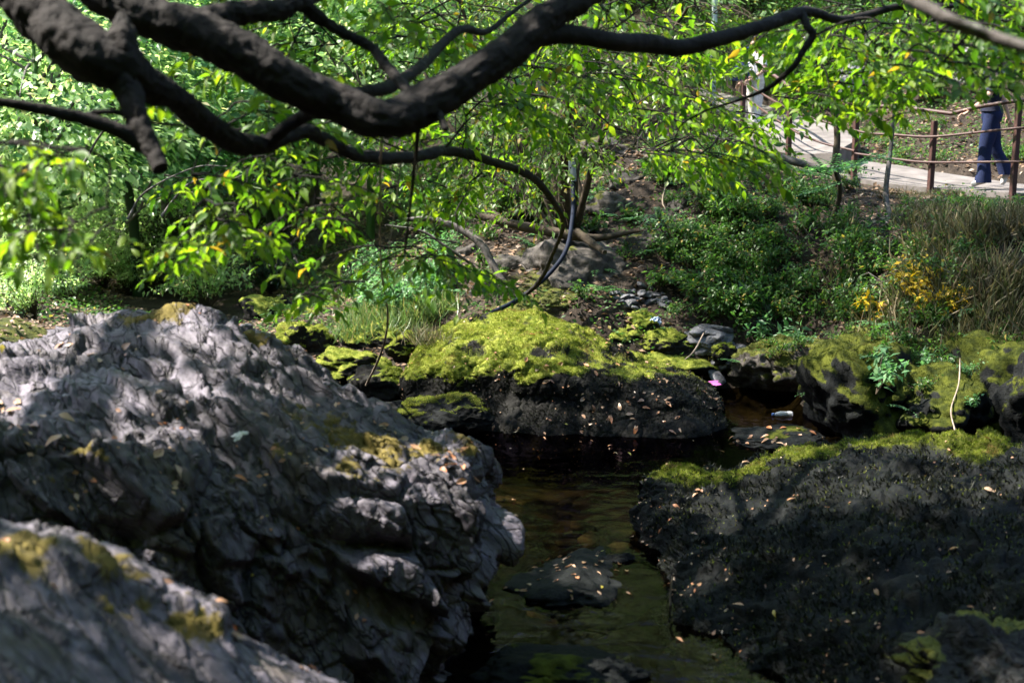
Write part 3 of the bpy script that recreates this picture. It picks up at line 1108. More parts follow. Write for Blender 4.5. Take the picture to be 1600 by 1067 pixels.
rock(420, 520, 19.5, 100, 50, 'shaded mossy rock in the dark hollow beneath the trees', seed=12, mossn=2000, mossmat='moss_dull')
rock(505, 500, 20.0, 70, 30, 'small dark rock in the hollow behind the hanging leaves', seed=13, mat='rock_dark')
# rocks right of the mossy boulder
rock(990, 545, 16.0, 120, 52, 'mossy block at the foot of the rocky outcrop', seed=14, mossn=6000, moss=(0.25, 0.65))
rock(1065, 520, 16.6, 90, 44, 'mossy rock under the blue plastic bag', seed=15, mossn=5000, moss=(0.25, 0.65))
rock(1045, 555, 15.8, 85, 36, 'small mossy rock below the blue plastic bag', seed=16, mossn=4000, moss=(0.25, 0.65))
rock(1032, 604, 15.5, 170, 46, 'long mossy slab between the mossy boulder and the grey slates', seed=17, mossn=8000, moss=(0.25, 0.65), rz=-0.15)
rock(1132, 560, 15.6, 38, 24, 'small mossy stone among the grey slates', seed=18, mossn=1500, moss=(0.25, 0.65))
BANK = []
# right bank
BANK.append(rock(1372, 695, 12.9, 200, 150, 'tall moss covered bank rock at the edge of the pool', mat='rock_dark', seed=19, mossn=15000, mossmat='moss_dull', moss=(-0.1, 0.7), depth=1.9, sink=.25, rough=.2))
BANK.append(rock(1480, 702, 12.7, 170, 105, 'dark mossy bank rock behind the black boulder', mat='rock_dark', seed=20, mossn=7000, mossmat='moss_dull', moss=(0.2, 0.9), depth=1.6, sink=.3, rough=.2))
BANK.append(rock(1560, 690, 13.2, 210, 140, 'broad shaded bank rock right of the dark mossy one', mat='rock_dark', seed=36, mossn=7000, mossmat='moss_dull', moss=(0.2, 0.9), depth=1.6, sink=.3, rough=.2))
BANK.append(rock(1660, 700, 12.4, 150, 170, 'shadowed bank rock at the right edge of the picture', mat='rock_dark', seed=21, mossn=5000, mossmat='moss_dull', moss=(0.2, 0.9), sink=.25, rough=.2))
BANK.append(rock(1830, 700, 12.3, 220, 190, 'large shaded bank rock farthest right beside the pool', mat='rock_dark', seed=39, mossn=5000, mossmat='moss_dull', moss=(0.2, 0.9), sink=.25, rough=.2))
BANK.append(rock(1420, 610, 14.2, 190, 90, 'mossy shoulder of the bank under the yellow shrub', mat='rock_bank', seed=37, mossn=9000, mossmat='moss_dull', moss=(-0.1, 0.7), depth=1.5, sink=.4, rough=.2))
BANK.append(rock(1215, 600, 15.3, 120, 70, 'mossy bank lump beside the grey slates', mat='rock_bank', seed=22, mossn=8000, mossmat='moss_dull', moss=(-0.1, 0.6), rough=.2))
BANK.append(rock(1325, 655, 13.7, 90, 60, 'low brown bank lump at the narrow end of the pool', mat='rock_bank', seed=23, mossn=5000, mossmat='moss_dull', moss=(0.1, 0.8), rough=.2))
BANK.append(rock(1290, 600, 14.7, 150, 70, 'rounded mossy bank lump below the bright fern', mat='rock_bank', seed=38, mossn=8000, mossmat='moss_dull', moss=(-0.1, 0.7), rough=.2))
# outcrop on the slope
rock(900, 470, 16.9, 190, 92, 'bare grey rock outcrop beside the black hose', mat='rock_bank', seed=24, moss=(1.0, 1.5), sub=5, rough=.22, depth=1.4)
rock(1020, 450, 17.3, 130, 70, 'brown weathered outcrop block on the slope', mat='rock_bank', seed=25, moss=(0.9, 1.5), sub=5, rough=.22, depth=1.3)
rock(858, 492, 16.2, 52, 26, 'small olive mossy stone under the overhang', mat='rock_bank', seed=26, moss=(0.0, .6))
rock(940, 250, 20.4, 90, 30, 'grey ledge rock high on the slope behind the thin stems', mat='rock_bank', seed=27, moss=(0.5, 1))
rock(1330, 152, 25.5, 75, 48, 'pale jagged rock above the footpath', mat='rock_cliff', seed=28, moss=(0.8, 1.4), sub=5, rough=.25, depth=.8)
rock(1275, 120, 27.5, 110, 60, 'broad pale rock face above the footpath behind the leaves', mat='rock_cliff', seed=29, moss=(0.8, 1.4), sub=5, rough=.25)
rock(1570, 130, 24.5, 150, 60, 'pale rock face behind the walking person', mat='rock_cliff', seed=30, moss=(0.8, 1.4), sub=5, rough=.25)
for i, (px, py, w_, h_) in enumerate([(960, 330, 70, 34), (1010, 390, 60, 30), (800, 420, 60, 26), (760, 455, 50, 20), (850, 330, 60, 26), (1060, 330, 44, 24), (980, 290, 50, 20), (735, 400, 40, 18), (1085, 470, 46, 24)]):
    g_ = ground_at(px, py, 14)
    rock(px, py + 4, g_[1], w_, h_, 'weathered brown stone embedded in the soil of the slope', mat='rock_bank', seed=60 + i, moss=(.7, 1.2), sub=4, rough=.25, name='embedded_stone', cat='stone', group='stones embedded in the slope', sink=.6)
# rocks in the pool
SLAB = rock(905, 953, 8.6, 250, 36, 'flat black rock just breaking the water, strewn with leaves', mat='rock_dark', seed=31, moss=None, depth=1.3, sub=5, sink=.8)
SLAB2 = rock(1225, 697, 12.7, 150, 16, 'low black ledge in the pool carrying orange leaves', mat='rock_dark', seed=32, moss=(0.9, 1.5), depth=.7, sink=.8)
rock(880, 1085, 7.1, 250, 40, 'pale olive rock at the bottom edge of the pool', mat='rock_dark', seed=33, moss=(0.8, 1.2), depth=.6, sink=.6)
rock(965, 905, 9.3, 90, 36, 'small black rock behind the leaf strewn flat rock', mat='rock_dark', seed=34, moss=(0.8, 1.3), sink=.5)
BR = rock(1590, 1125, 5.9, 290, 105, 'rounded rock with a rusty patch in the bottom right corner', mat='rock_rust', seed=35, moss=(0.75, 1.15), depth=1.0, sub=6, sink=.5, rough=.34)

# stones under the water
sg = np.random.default_rng(5)
cnt = 0
protos = []
for i in range(6):
    v, f = stone_shape((1, .8, .45), 300 + i, 3, 12, .1)
    protos.append(mesh_np('stone', v, f, True, {'moss': np.zeros(len(v))}))
for i in range(110):
    px, py = sg.uniform(690, 1180), sg.uniform(715, 1066)
    Y = 6666 / (py - 180) + .5
    x = (px - 800) / FPX * Y
    s = sg.uniform(.12, .34) * (0.6 + 0.4 * sg.random())
    me = protos[i % 6]
    o = link('stone', me, MAT['bed_stone'], label='rounded olive brown stone lying on the stream bed under the water', cat='stone', group='stones on the stream bed')
    o.location = (x, Y, float(height(x, Y)[0]) + s * .12)
    o.scale = (s, s * sg.uniform(.7, 1.1), s * sg.uniform(.7, 1.2))
    o.rotation_euler = (sg.uniform(-.2, .2), sg.uniform(-.2, .2), sg.uniform(0, 6.28))

# grey slates and pale rubble
sp_ = []
for i in range(5):
    v, f = stone_shape((1, .62, .26), 400 + i, 3, 9, .08)
    sp_.append(mesh_np('slate_stone', v, f, False, {'moss': np.zeros(len(v))}))
for i in range(46):
    t = sg.random()
    px, py = 1105 + 45 * t + sg.normal(0, 16), 528 + 70 * t + sg.normal(0, 6)
    g = ground_at(px, py, 13)
    if g is None:
        continue
    s = sg.uniform(.14, .4)
    o = link('slate_stone', sp_[i % 5], MAT['slate'], label='flat grey slate in the dry rill beside the pink plastic piece', cat='stone', group='grey slates in the rill')
    o.location = (g[0], g[1], g[2] + .04 + .05 * sg.random())
    o.scale = (s, s, s * 1.1)
    o.rotation_euler = (sg.uniform(-.5, .5), sg.uniform(-.4, .4), sg.uniform(0, 6.28))
for i in range(34):
    px, py = sg.uniform(960, 1040), sg.uniform(460, 486)
    g = ground_at(px, py, 13)
    s = sg.uniform(.06, .18)
    o = link('rubble_stone', sp_[i % 5], MAT['slate'], label='small pale rubble stone heaped above the mossy blocks', cat='stone', group='pale rubble below the outcrop')
    o.location = (g[0], g[1], g[2] + .02)
    o.scale = (s, s, s * 1.4)
    o.rotation_euler = (sg.uniform(-.6, .6), sg.uniform(-.6, .6), sg.uniform(0, 6.28))
#@@NEXT
# ------------------------------------------------------------------ sunlit gaps: where light reaches through the crowns
GAPS = [(P(830, 505, 14.6), .62), (P(730, 520, 14.6), .5), (P(960, 555, 14.5), .45), (P(475, 530, 16.3), .6), (P(560, 560, 15.6), .5), (P(1000, 520, 16), .5), (P(1060, 585, 15.2), .4),
        (P(620, 470, 17.2), .6), (P(1500, 285, 19.5), 1.1), (P(1370, 270, 20.5), .9), (P(1260, 215, 23), 1.2), (P(1175, 110, 24), .9), (P(1430, 470, 15.6), .45),
        (P(1290, 545, 14.6), .4), (P(1340, 545, 13.6), .35), (P(1190, 720, 10.6), .2), (P(1250, 705, 10.6), .22), (P(1320, 690, 10.5), .22), (P(1400, 686, 10.4), .2), (P(1470, 690, 10.1), .16), (P(60, 500, 16), 1.2), (P(250, 430, 17), .8), (P(1130, 420, 17), .4), 
        (P(40, 270, 5.4), .3), (P(70, 370, 5.3), .25), (P(380, 260, 7.2), .42), (P(340, 375, 7.2), .3), (P(490, 360, 8), .45), (P(620, 330, 9), .5), (P(760, 130, 10.5), .7), (P(1080, 200, 9.5), .7), (P(1300, 90, 9), .8), (P(1320, 180, 9), .6), (P(1500, 100, 7.6), .7),
        (P(950, 80, 10), .7), (P(700, 60, 10), .6), (P(1000, 130, 15.5), .8), (P(790, 240, 15), .8)]
SOFT = [(P(30, 590, 7.3), .3), (P(745, 745, 7.5), .25), (P(330, 530, 8.1), .3)]


def carve(p, share=0.92, grow=1.0):
    """True for the leaves that stay"""
    keep = np.ones(len(p), bool)
    for c, r in GAPS:
        q = p - c
        t = q @ SUN
        d = np.linalg.norm(q - t[:, None] * SUN, axis=1)
        keep &= ~((t > 0.5) & (d < r * grow * (1 + 0.25 * rng.random(len(p)))) & (rng.random(len(p)) < share))
    for c, r in SOFT:
        q = p - c
        t = q @ SUN
        d = np.linalg.norm(q - t[:, None] * SUN, axis=1)
        keep &= ~((t > 0.5) & (d < r * grow) & (rng.random(len(p)) < .62 * share))
    return keep


# ------------------------------------------------------------------ leafy sprays
class Foliage:
    def __init__(s):
        s.p, s.d, s.n, s.s = [], [], [], []
        s.twig = Mesh()

    def spray(s, c, out, L, leaf, dens=1.0, droop=0.35):
        """a flat, hanging spray of leaves about the point c"""
        out = norm(out)
        side = norm(np.cross(out, [0, 0, 1.0]) + 1e-6)
        base = c - out * L * .5 + np.array([0, 0, .08 * L])
        t = np.linspace(0, 1, 7)
        axis = base + out * (L * t)[:, None] + np.array([0, 0, -1.0]) * (droop * L * t ** 2)[:, None] + rng.normal(0, .012, (7, 3)) * t[:, None]
        add_tube(s.twig, axis, np.linspace(.0055, .0015, 7), n=8, sides=4, cap=False)
        nt = max(4, int(7 * L / .6))
        for i in range(nt):
            u = .12 + .88 * (i + rng.random() * .5) / nt
            k = u * 6
            a = axis[min(6, int(k))] * (1 - (k % 1)) + axis[min(6, int(k) + 1)] * (k % 1)
            sg_ = 1 if i % 2 else -1
            dv = norm(out * rng.uniform(.5, 1) + side * sg_ * rng.uniform(.4, 1) + np.array([0, 0, -rng.uniform(.05, .6)]))
            ln = L * rng.uniform(.25, .5) * (1.1 - .5 * u)
            tw = a + dv * (ln * np.linspace(0, 1, 4))[:, None] + np.array([0, 0, -.25 * ln]) * (np.linspace(0, 1, 4) ** 2)[:, None]
            add_tube(s.twig, tw, np.linspace(.003, .001, 4), n=0, sides=3, cap=False)
            nl = max(3, int(dens * ln / (leaf * .55)))
            for j in range(nl + 1):
                w = (j + .6) / (nl + .6)
                kk = w * 3
                q = tw[min(3, int(kk))] * (1 - (kk % 1)) + tw[min(3, int(kk) + 1)] * (kk % 1)
                sd = norm(np.cross(dv, [0, 0, 1.0]) + 1e-6) * (1 if j % 2 else -1)
                ld = dv * rng.uniform(.3, .9) + sd * rng.uniform(.3, .9) * (0 if j == nl else 1) + np.array([0, 0, rng.normal(-.45, .5)])
                s.p.append(q)
                s.d.append(ld)
                s.n.append(np.array([0, 0, 1.0]) + rng.normal(0, .6, 3))
                s.s.append(leaf * rng.uniform(.45, 1.3))

    def connect(s, c, anchors, r=.006):
        i = np.linalg.norm(anchors - c, axis=1).argmin()
        a = anchors[i]
        d = np.linalg.norm(a - c)
        m = (a + c) / 2 + np.array([0, 0, .12 * d]) + rng.normal(0, .06 * d, 3)
        m2 = a * .3 + c * .7 + np.array([0, 0, .06 * d]) + rng.normal(0, .05 * d, 3)
        pts = np.array([a, m, m2, c])
        add_tube(s.twig, pts, [r * (.9 + .4 * d), r * (.8 + .2 * d), r * .7, r * .5], n=10 + int(6 * d), sides=5, cap=False)
        return np.concatenate([anchors, catmull(pts, 8 + int(6 * d))[3:]])

    def arrays(s):
        return np.array(s.p), np.array(s.d), np.array(s.n), np.array(s.s)


def limb(pts, **k):
    """pts: (px, py, Y, width in px) -> world points and radii"""
    p = np.array([P(a, b, y) for a, b, y, w in pts])
    r = np.array([w * y / FPX / 2 for a, b, y, w in pts])
    return p, r


LIMBS = {
    'A': [(-560, -330, 6.4, 150), (-200, -160, 6.0, 125), (0, -50, 5.6, 100), (70, 25, 5.5, 98), (130, 78, 5.4, 100), (185, 105, 5.4, 88), (235, 135, 5.5, 60), (270, 150, 5.6, 46), (312, 186, 5.8, 46),
          (360, 219, 6.0, 40), (410, 226, 6.2, 34), (470, 206, 6.5, 27), (500, 214, 6.7, 24), (560, 243, 7.1, 22), (640, 246, 7.8, 20), (700, 236, 8.6, 17), (760, 250, 9.8, 15), (830, 276, 11.5, 13), (866, 318, 13, 10), (880, 352, 14.2, 8), (862, 400, 15.0, 7), (842, 440, 15.6, 7), (800, 478, 16.0, 4)],
    'A_knob': [(190, 20, 5.45, 10), (192, 50, 5.42, 50), (190, 80, 5.4, 66), (186, 110, 5.4, 66), (190, 130, 5.4, 30)],
    'A_stub': [(185, 105, 5.4, 60), (203, 150, 5.35, 44), (215, 190, 5.3, 40), (236, 232, 5.25, 33), (252, 264, 5.2, 27)],
    'B': [(-560, -330, 6.4, 140), (-100, -140, 6.2, 90), (90, -55, 6.0, 68), (180, 5, 5.9, 70), (250, 32, 5.9, 78), (310, 50, 5.9, 84), (380, 85, 5.9, 82), (450, 128, 5.9, 76), (520, 160, 6.0, 74), (600, 187, 6.0, 72), (655, 168, 6.1, 76), (720, 130, 6.2, 66), (780, 92, 6.3, 62), (828, 52, 6.4, 62), (880, 12, 6.5, 54), (945, -25, 6.7, 46), (1100, -110, 7.2, 36), (1300, -220, 8, 22)],
    'B_reach': [(820, 62, 6.4, 40), (860, 55, 6.45, 34), (905, 56, 6.5, 31), (960, 66, 6.6, 30), (1012, 68, 6.8, 32), (1060, 75, 6.9, 28), (1112, 64, 7.0, 26), (1180, 45, 7.2, 23), (1235, 26, 7.4, 21), (1262, 18, 7.5, 17), (1310, 31, 7.7, 14), (1352, 25, 7.9, 13), (1400, 12, 8.0, 11), (1480, 10, 8.2, 8), (1560, 18, 8.4, 7), (1680, 40, 8.7, 4)],
    'B_fork': [(1252, 20, 7.45, 13), (1262, 42, 7.4, 13), (1270, 56, 7.4, 13), (1256, 78, 7.4, 11), (1240, 104, 7.4, 10), (1200, 138, 7.5, 7), (1150, 158, 7.6, 5), (1105, 172, 7.7, 3)],
    'B_back': [(300, 45, 5.9, 50), (350, 25, 6.0, 42), (400, 18, 6.1, 36), (440, 14, 6.2, 31), (468, 4, 6.3, 30), (500, 30, 6.4, 21), (540, 54, 6.5, 18), (580, 74, 6.5, 17), (608, 108, 6.4, 18), (640, 145, 6.2, 16), (655, 165, 6.15, 12)],
    'B_top': [(468, 6, 6.3, 26), (520, -20, 6.6, 20), (600, -60, 7, 14)],
    'B_link': [(505, 168, 6.05, 24), (475, 182, 6.2, 23), (445, 200, 6.2, 23), (418, 224, 6.2, 22)],
    'C': [(-160, 150, 5.0, 12), (-40, 158, 5.0, 15), (0, 160, 5.05, 17), (60, 170, 5.1, 20), (130, 186, 5.2, 23), (190, 206, 5.25, 26), (225, 232, 5.27, 22)],
    'C_twig': [(120, 186, 5.2, 10), (150, 176, 5.25, 10), (190, 177, 5.3, 9), (240, 192, 5.4, 7), (290, 196, 5.5, 5)],
    'E': [(535, 165, 6.1, 22), (560, 146, 6.3, 22), (610, 136, 6.6, 22), (660, 102, 7.0, 18), (690, 70, 7.4, 16), (722, 46, 7.7, 14), (760, 50, 8, 10), (800, 20, 8.3, 7), (850, -15, 8.6, 5)],
    'stub': [(680, 168, 6.1, 18), (690, 185, 6.05, 13), (696, 203, 6.0, 11)],
    'down': [(655, 185, 6.3, 8), (650, 240, 6.5, 7), (640, 330, 6.7, 5), (632, 400, 6.8, 3)],
}
OVER = [  # unseen limbs added to carry the shading foliage above the picture
    [(-4.7, 4.4, 3.9, .2), (-3.5, 8.0, 5.0, .16), (-2.2, 10.0, 5.8, .11), (-.6, 12.2, 6.3, .06), (.8, 14, 6.5, .02)],
    [(-4.7, 4.4, 4.2, .18), (-4.8, 8.4, 5.4, .14), (-4.9, 11.0, 6.3, .08), (-4.6, 13.5, 6.6, .02)],
    [(-4.7, 4.4, 4.2, .16), (-3.0, 6.8, 5.4, .12), (-1.2, 8.2, 6.0, .07), (.8, 10.4, 6.0, .03)],
    [(-4.7, 4.4, 4.4, .15), (-6.0, 7.5, 5.8, .1), (-7.2, 9.5, 6.6, .04)],
    [(-4.7, 4.4, 4.2, .18), (-3.2, 4.0, 5.6, .14), (-.6, 1.4, 6.2, .1), (2.5, .2, 6.2, .05), (5, 0, 6, .02)],
    [(-4.7, 4.4, 4.2, .18), (-4.6, 3.0, 5.4, .14), (-4.0, -.6, 6.0, .09), (-2, -4, 6.2, .03)],
    [(-2.0, 2.6, 5.9, .1), (1.0, 3.6, 6.4, .07), (4.0, 5.0, 6.4, .04), (6.0, 6.2, 6.2, .02)],
]

tx, ty = -4.7, 4.4
tz = float(height(tx, ty)[0]) - .1
tree = empty('overhanging_tree', (tx, ty, tz), label='dark old tree whose thick crooked limbs arch over the stream', cat='tree')
M = Mesh()
c0 = P(-560, -330, 6.4)
add_tube(M, [(tx - .25, ty - .1, tz), (tx - .1, ty, tz + .6), (tx, ty, tz + 2), (tx + .05, ty, 3.9), (tx + .1, ty + .1, 4.8)], [.42, .3, .26, .25, .16], n=40, sides=20, rough=.25)
part('trunk', M.data('trunk'), MAT['bark'], tree)
anch = []
for k_, pts in LIMBS.items():
    p, r = limb(pts)
    r = r * {'A': .9, 'B': .84, 'A_knob': .85}.get(k_, .95)
    if k_ in ('A', 'B'):
        p = np.concatenate([[[tx + .05, ty, 3.7]], p])
        r = np.concatenate([[.22], r])
    M = Mesh()
    add_tube(M, p, r, n=max(24, 26 * len(p)), sides=44 if r.max() > .06 else 12, rough=.13, seed=len(k_) + ord(k_[0]))
    part('limb', M.data('limb'), MAT['bark'], tree)
    anch.append(catmull(p, 12 * len(p)))
for q in OVER:
    q = np.array(q)
    M = Mesh()
    add_tube(M, q[:, :3], q[:, 3], n=40, sides=10, rough=.2)
    part('limb', M.data('limb'), MAT['bark'], tree)
    anch.append(catmull(q[:, :3], 40))
anch = np.concatenate(anch)
anch0 = anch
anch = anch[anch[:, 0] > -4]

F = Foliage()
REG = [  # px0, px1, py0, py1, Y0, Y1, sprays, length
    (-20, 75, 205, 330, 5.0, 5.8, 7, .42), (-20, 150, 340, 395, 5.0, 5.6, 5, .42), (0, 40, 250, 400, 5.2, 5.8, 4, .4),
    (285, 470, 170, 330, 6.4, 8.2, 12, .5), (270, 410, 340, 405, 6.6, 7.8, 6, .45), (420, 560, 240, 470, 7.0, 9.0, 13, .5), (470, 530, 440, 485, 7.4, 8.2, 3, .4),
    (330, 640, -20, 110, 7.0, 10.0, 16, .6), (560, 740, 250, 420, 7.6, 10.5, 14, .6), (600, 880, 20, 250, 8.5, 12.5, 42, .65), (210, 300, 100, 160, 5.6, 6.0, 2, .3),
    (1000, 1250, 150, 260, 8.0, 11.5, 20, .6), (1150, 1420, 10, 130, 8.0, 10.0, 34, .55), (1250, 1400, 110, 185, 8.0, 10.0, 11, .45), (1400, 1620, 35, 118, 6.6, 8.6, 24, .45),
    (1560, 1630, 90, 150, 6.8, 7.6, 3, .4), (1420, 1620, -20, 60, 7.0, 8.6, 20, .55), (880, 1150, -20, 140, 8.5, 11.5, 34, .6), (820, 1000, 100, 200, 8.6, 10.5, 10, .5)]
todo, grown = [], anch
for x0, x1, y0, y1, Y0, Y1, n_, L_ in REG:
    for i in range(n_):
        Y = rng.uniform(Y0, Y1)
        qx, qy = rng.uniform(x0, x1), rng.uniform(y0, y1)
        if abs(qx - 1172) < 50 and 40 < qy < 170 and rng.random() < .8:
            continue                                        # a window in the leaves before the person in white
        c = P(qx, qy, Y)
        j = np.linalg.norm(anch - c, axis=1).argmin()
        o_ = c - anch[j]
        o_[2] = 0
        o_ = norm(o_ + rng.normal(0, .5, 3) * np.array([1, 1, 0]) + np.array([.3, -.2, 0]))
        L_i = L_ * rng.uniform(.75, 1.25)
        todo.append((np.linalg.norm(anch - c, axis=1).min(), c, o_, L_i))
for _d, c, o_, L_i in sorted(todo, key=lambda q: q[0]):
    F.spray(c, o_, L_i, .072, 1.25)
    grown = F.connect(c - o_ * L_i * .5 + np.array([0, 0, .08 * L_i]), grown)
# unseen leaf clumps added above the picture to block sun and sky
over = []


def fill(n, lo, hi, test=None):
    k = 0
    while k < n:
        c = rng.uniform(lo, hi)
        if c[2] > 3.6 + .081 * max(c[1], 0) and (test is None or test(c)):
            over.append(c)
            k += 1


fill(14, (-8.5, 3.6, 4.6), (-3.6, 12.0, 7.4))            # towards the sun from the grey boulder
fill(260, (-3.5, 6.4, 5.0), (1.2, 11.6, 7.0))
fill(30, (-4.5, 8.2, 5.0), (-3.4, 10.4, 7.0))              # towards the sun from the black boulder
fill(40, (-7, 11.5, 5.0), (-2, 15, 7.4))
fill(520, (-7, -7, 4.2), (8, 6.2, 7.6), lambda c: c[1] < 3.0 + .35 * abs(c[0]))  # over and behind the camera, keeps sky light off the front faces
OP = []
for c in over:
    n_ = 60
    OP.append(c + rng.normal(0, 1, (n_, 3)) * np.array([.42, .42, .13]))
    if rng.random() < .4:
        anch0 = F.connect(c, anch0, .008)
OP = np.concatenate(OP)
OP = OP[OP[:, 2] > 3.25 + .081 * OP[:, 1]]
OP = OP[carve(OP)]
lp, ld, ln_, ls = F.arrays()
ok = carve(lp, .6, .8)
lp, ld, ln_, ls = lp[ok], ld[ok], ln_[ok], ls[ok]
px, py, dp = project(lp)
vis = (px > 5) & (px < 1595) & (py > 5) & (py < 1060)
rank = np.argsort(np.where(vis, -ls / dp, 9))[:300]
single = np.zeros(len(lp), bool)
single[rank] = True
lv, lf = leaves(lp[~single], ld[~single], ln_[~single], ls[~single], LEAF_FINE)
part('foliage', mesh_np('foliage', lv, lf), MAT['leaf_near'], tree, kind='stuff')
no = len(OP)
lv, lf = leaves(OP, rng.normal(0, 1, (no, 3)) + np.array([0, 0, -.4]), np.array([0, 0, 1]) + rng.normal(0, .5, (no, 3)), np.where(OP[:, 1] < 4.2, 1.7, 1.0) * rng.uniform(.14, .22, no), LEAF_LOW)
part('added_shade_foliage', mesh_np('added_shade_foliage', lv, lf), MAT['leaf_near'], tree, kind='stuff')  # unseen foliage, there to cast shade
part('twigs', F.twig.data('twigs'), MAT['bark'], tree)
leafme = mesh_np('leaf', *[LEAF_FINE[0], LEAF_FINE[1]])
leafme.materials.append(MAT['leaf_near'])
Minv = Matrix.Translation(-Vector(tree.location))
for i in np.where(single)[0]:
    o = link('leaf', leafme, None, tree)
    o.matrix_parent_inverse = Minv
    o.matrix_basis = leaf_matrix(lp[i], ld[i], ln_[i], ls[i])

# the near, blurred bare branch in the top right corner
p, r = limb([(1300, -90, 4.2, 22), (1400, -18, 4.1, 22), (1440, 8, 4.05, 21), (1490, 35, 4.0, 21), (1545, 56, 4.0, 20), (1610, 76, 3.95, 20), (1760, 110, 3.9, 20), (2100, 150, 3.8, 22), (2700, 120, 3.6, 26)])
M = Mesh()
add_tube(M, p, r, n=60, sides=14, rough=.15)
link('bare_branch', M.data('bare_branch'), MAT['bark_grey'], label='smooth grey out of focus branch crossing the top right corner', cat='branch')

# ------------------------------------------------------------------ slope tree behind the mossy boulder
g = ground_at(885, 372, 14)
ctree = empty('slope_tree', g, label='slender many stemmed tree on the slope above the black hose', cat='tree')
B0 = g
stems = [[(0, 0), (-4, -80), (0, -180), (8, -280), (0, -420)], [(6, 0), (12, -90), (8, -170), (30, -260), (60, -380)], [(-6, 4), (-40, -90), (-90, -170), (-130, -260), (-170, -380)],
         [(-10, 4), (-60, -60), (-140, -120), (-190, -190), (-230, -280)], [(8, 2), (40, -110), (70, -190), (130, -270), (190, -360)], [(-4, 2), (-20, -110), (-50, -200), (-60, -300), (-90, -400)],
         [(10, 4), (24, -60), (18, -110), (50, -190), (80, -240)]]
wd = [22, 15, 14, 13, 12, 16, 9]
can = []
for s_, w in zip(stems, wd):
    yy = B0[1] + np.linspace(0, rng.uniform(-2.2, .8), len(s_))
    p = np.array([P(885 + a, 372 + b, y) for (a, b), y in zip(s_, yy)])
    p[0] = B0 + np.array([s_[0][0] * .01, 0, -.1])
    r = np.linspace(1, .35, len(s_)) * w * B0[1] / FPX / 2
    M = Mesh()
    add_tube(M, p, r, n=40, sides=10, rough=.2)
    part('stem', M.data('stem'), MAT['bark_brown'], ctree)
    can.append(catmull(p, 40)[10:])
can = np.concatenate(can)
F2 = Foliage()
todo = []
for x0, x1, y0, y1, Y0, Y1, n_, L_ in [(690, 900, 180, 330, 13.5, 17, 34, .7), (900, 1120, 40, 250, 13.5, 17.5, 46, .8), (640, 900, -30, 200, 13, 18, 46, .8), (740, 840, 300, 360, 15, 17, 7, .5), (1050, 1200, 0, 130, 14.5, 18, 18, .8)]:
    for i in range(n_):
        Y = rng.uniform(Y0, Y1)
        qx, qy = rng.uniform(x0, x1), rng.uniform(y0, y1)
        if abs(qx - 1172) < 55 and 30 < qy < 170 and rng.random() < .9:
            continue
        c = P(qx, qy, Y)
        o_ = norm((c - B0) * np.array([1, 1, 0]) + rng.normal(0, .6, 3) * np.array([1, 1, 0]))
        todo.append((np.linalg.norm(can - c, axis=1).min(), c, o_, L_ * rng.uniform(.7, 1.3), .085))
for i in range(85):  # unseen sprays added above the picture to darken reflections and shade the bank
    c = np.array([rng.uniform(-2.5, 5.5), rng.uniform(13.6, 19), rng.uniform(4.7, 7.6)])
    o_ = norm((c - B0) * np.array([1, 1, 0]) + rng.normal(0, .6, 3) * np.array([1, 1, 0]))
    todo.append((np.linalg.norm(can - c, axis=1).min(), c, o_, rng.uniform(.8, 1.2), .11))
for _d, c, o_, l_, z_ in sorted(todo, key=lambda q: q[0]):
    F2.spray(c, o_, l_, z_)
    can = F2.connect(c - o_ * l_ * .5, can, .007)
p2, d2, n2, s2 = F2.arrays()
ok = carve(p2, .85)
UP = np.concatenate([np.array([rng.uniform(-3, 6), rng.uniform(14.5, 20), rng.uniform(5.2, 8)]) + rng.normal(0, 1, (60, 3)) * np.array([.45, .45, .14]) for i in range(170)])  # unseen clumps added overhead to shade the slope
UP = UP[UP[:, 2] > 3.4 + .081 * UP[:, 1]]
UP = UP[carve(UP)]
nu_ = len(UP)
vu, fu = leaves(UP, rng.normal(0, 1, (nu_, 3)) + np.array([0, 0, -.4]), np.array([0, 0, 1]) + rng.normal(0, .5, (nu_, 3)), rng.uniform(.12, .19, nu_), LEAF_LOW)
part('added_shade_foliage', mesh_np('added_shade_foliage', vu, fu), MAT['leaf_centre'], ctree, kind='stuff')
v2, f2_ = leaves(p2[ok], d2[ok], n2[ok], s2[ok], LEAF_MID)
part('foliage', mesh_np('foliage', v2, f2_), MAT['leaf_centre'], ctree, kind='stuff')
part('twigs', F2.twig.data('twigs'), MAT['bark_brown'], ctree)


# ------------------------------------------------------------------ trees of the far hillside
def crown_mesh(seed, nclump, nleaf, R, leaf, flat=.16, spread=.5, shape=LEAF_LOW):
    r = np.random.default_rng(seed)
    d = norm(r.normal(size=(nclump, 3)))
    rad = r.uniform(.25, 1, nclump) ** .45
    lump = 1 + .35 * noise(d * 1.7, 1, seed)
    c = d * (rad * lump)[:, None] * np.asarray(R)
    n = int(nclump * nleaf)
    i = r.integers(0, nclump, n)
    off = r.normal(0, 1, (n, 3)) * np.array([spread, spread, flat])
    outw = norm(c * np.array([1, 1, .3]))
    p = c[i] + off
    p[:, 2] -= (off[:, :2] ** 2).sum(1) * .25
    dd = outw[i] * .8 + off * np.array([1, 1, 0]) + r.normal(0, .5, (n, 3)) + np.array([0, 0, -.45])
    nn = np.array([0, 0, 1.0]) + r.normal(0, .4, (n, 3)) + outw[i] * .3
    v, f = leaves(p, dd, nn, leaf * r.uniform(.6, 1.3, n), shape)
    return mesh_np('crown', v, f), c


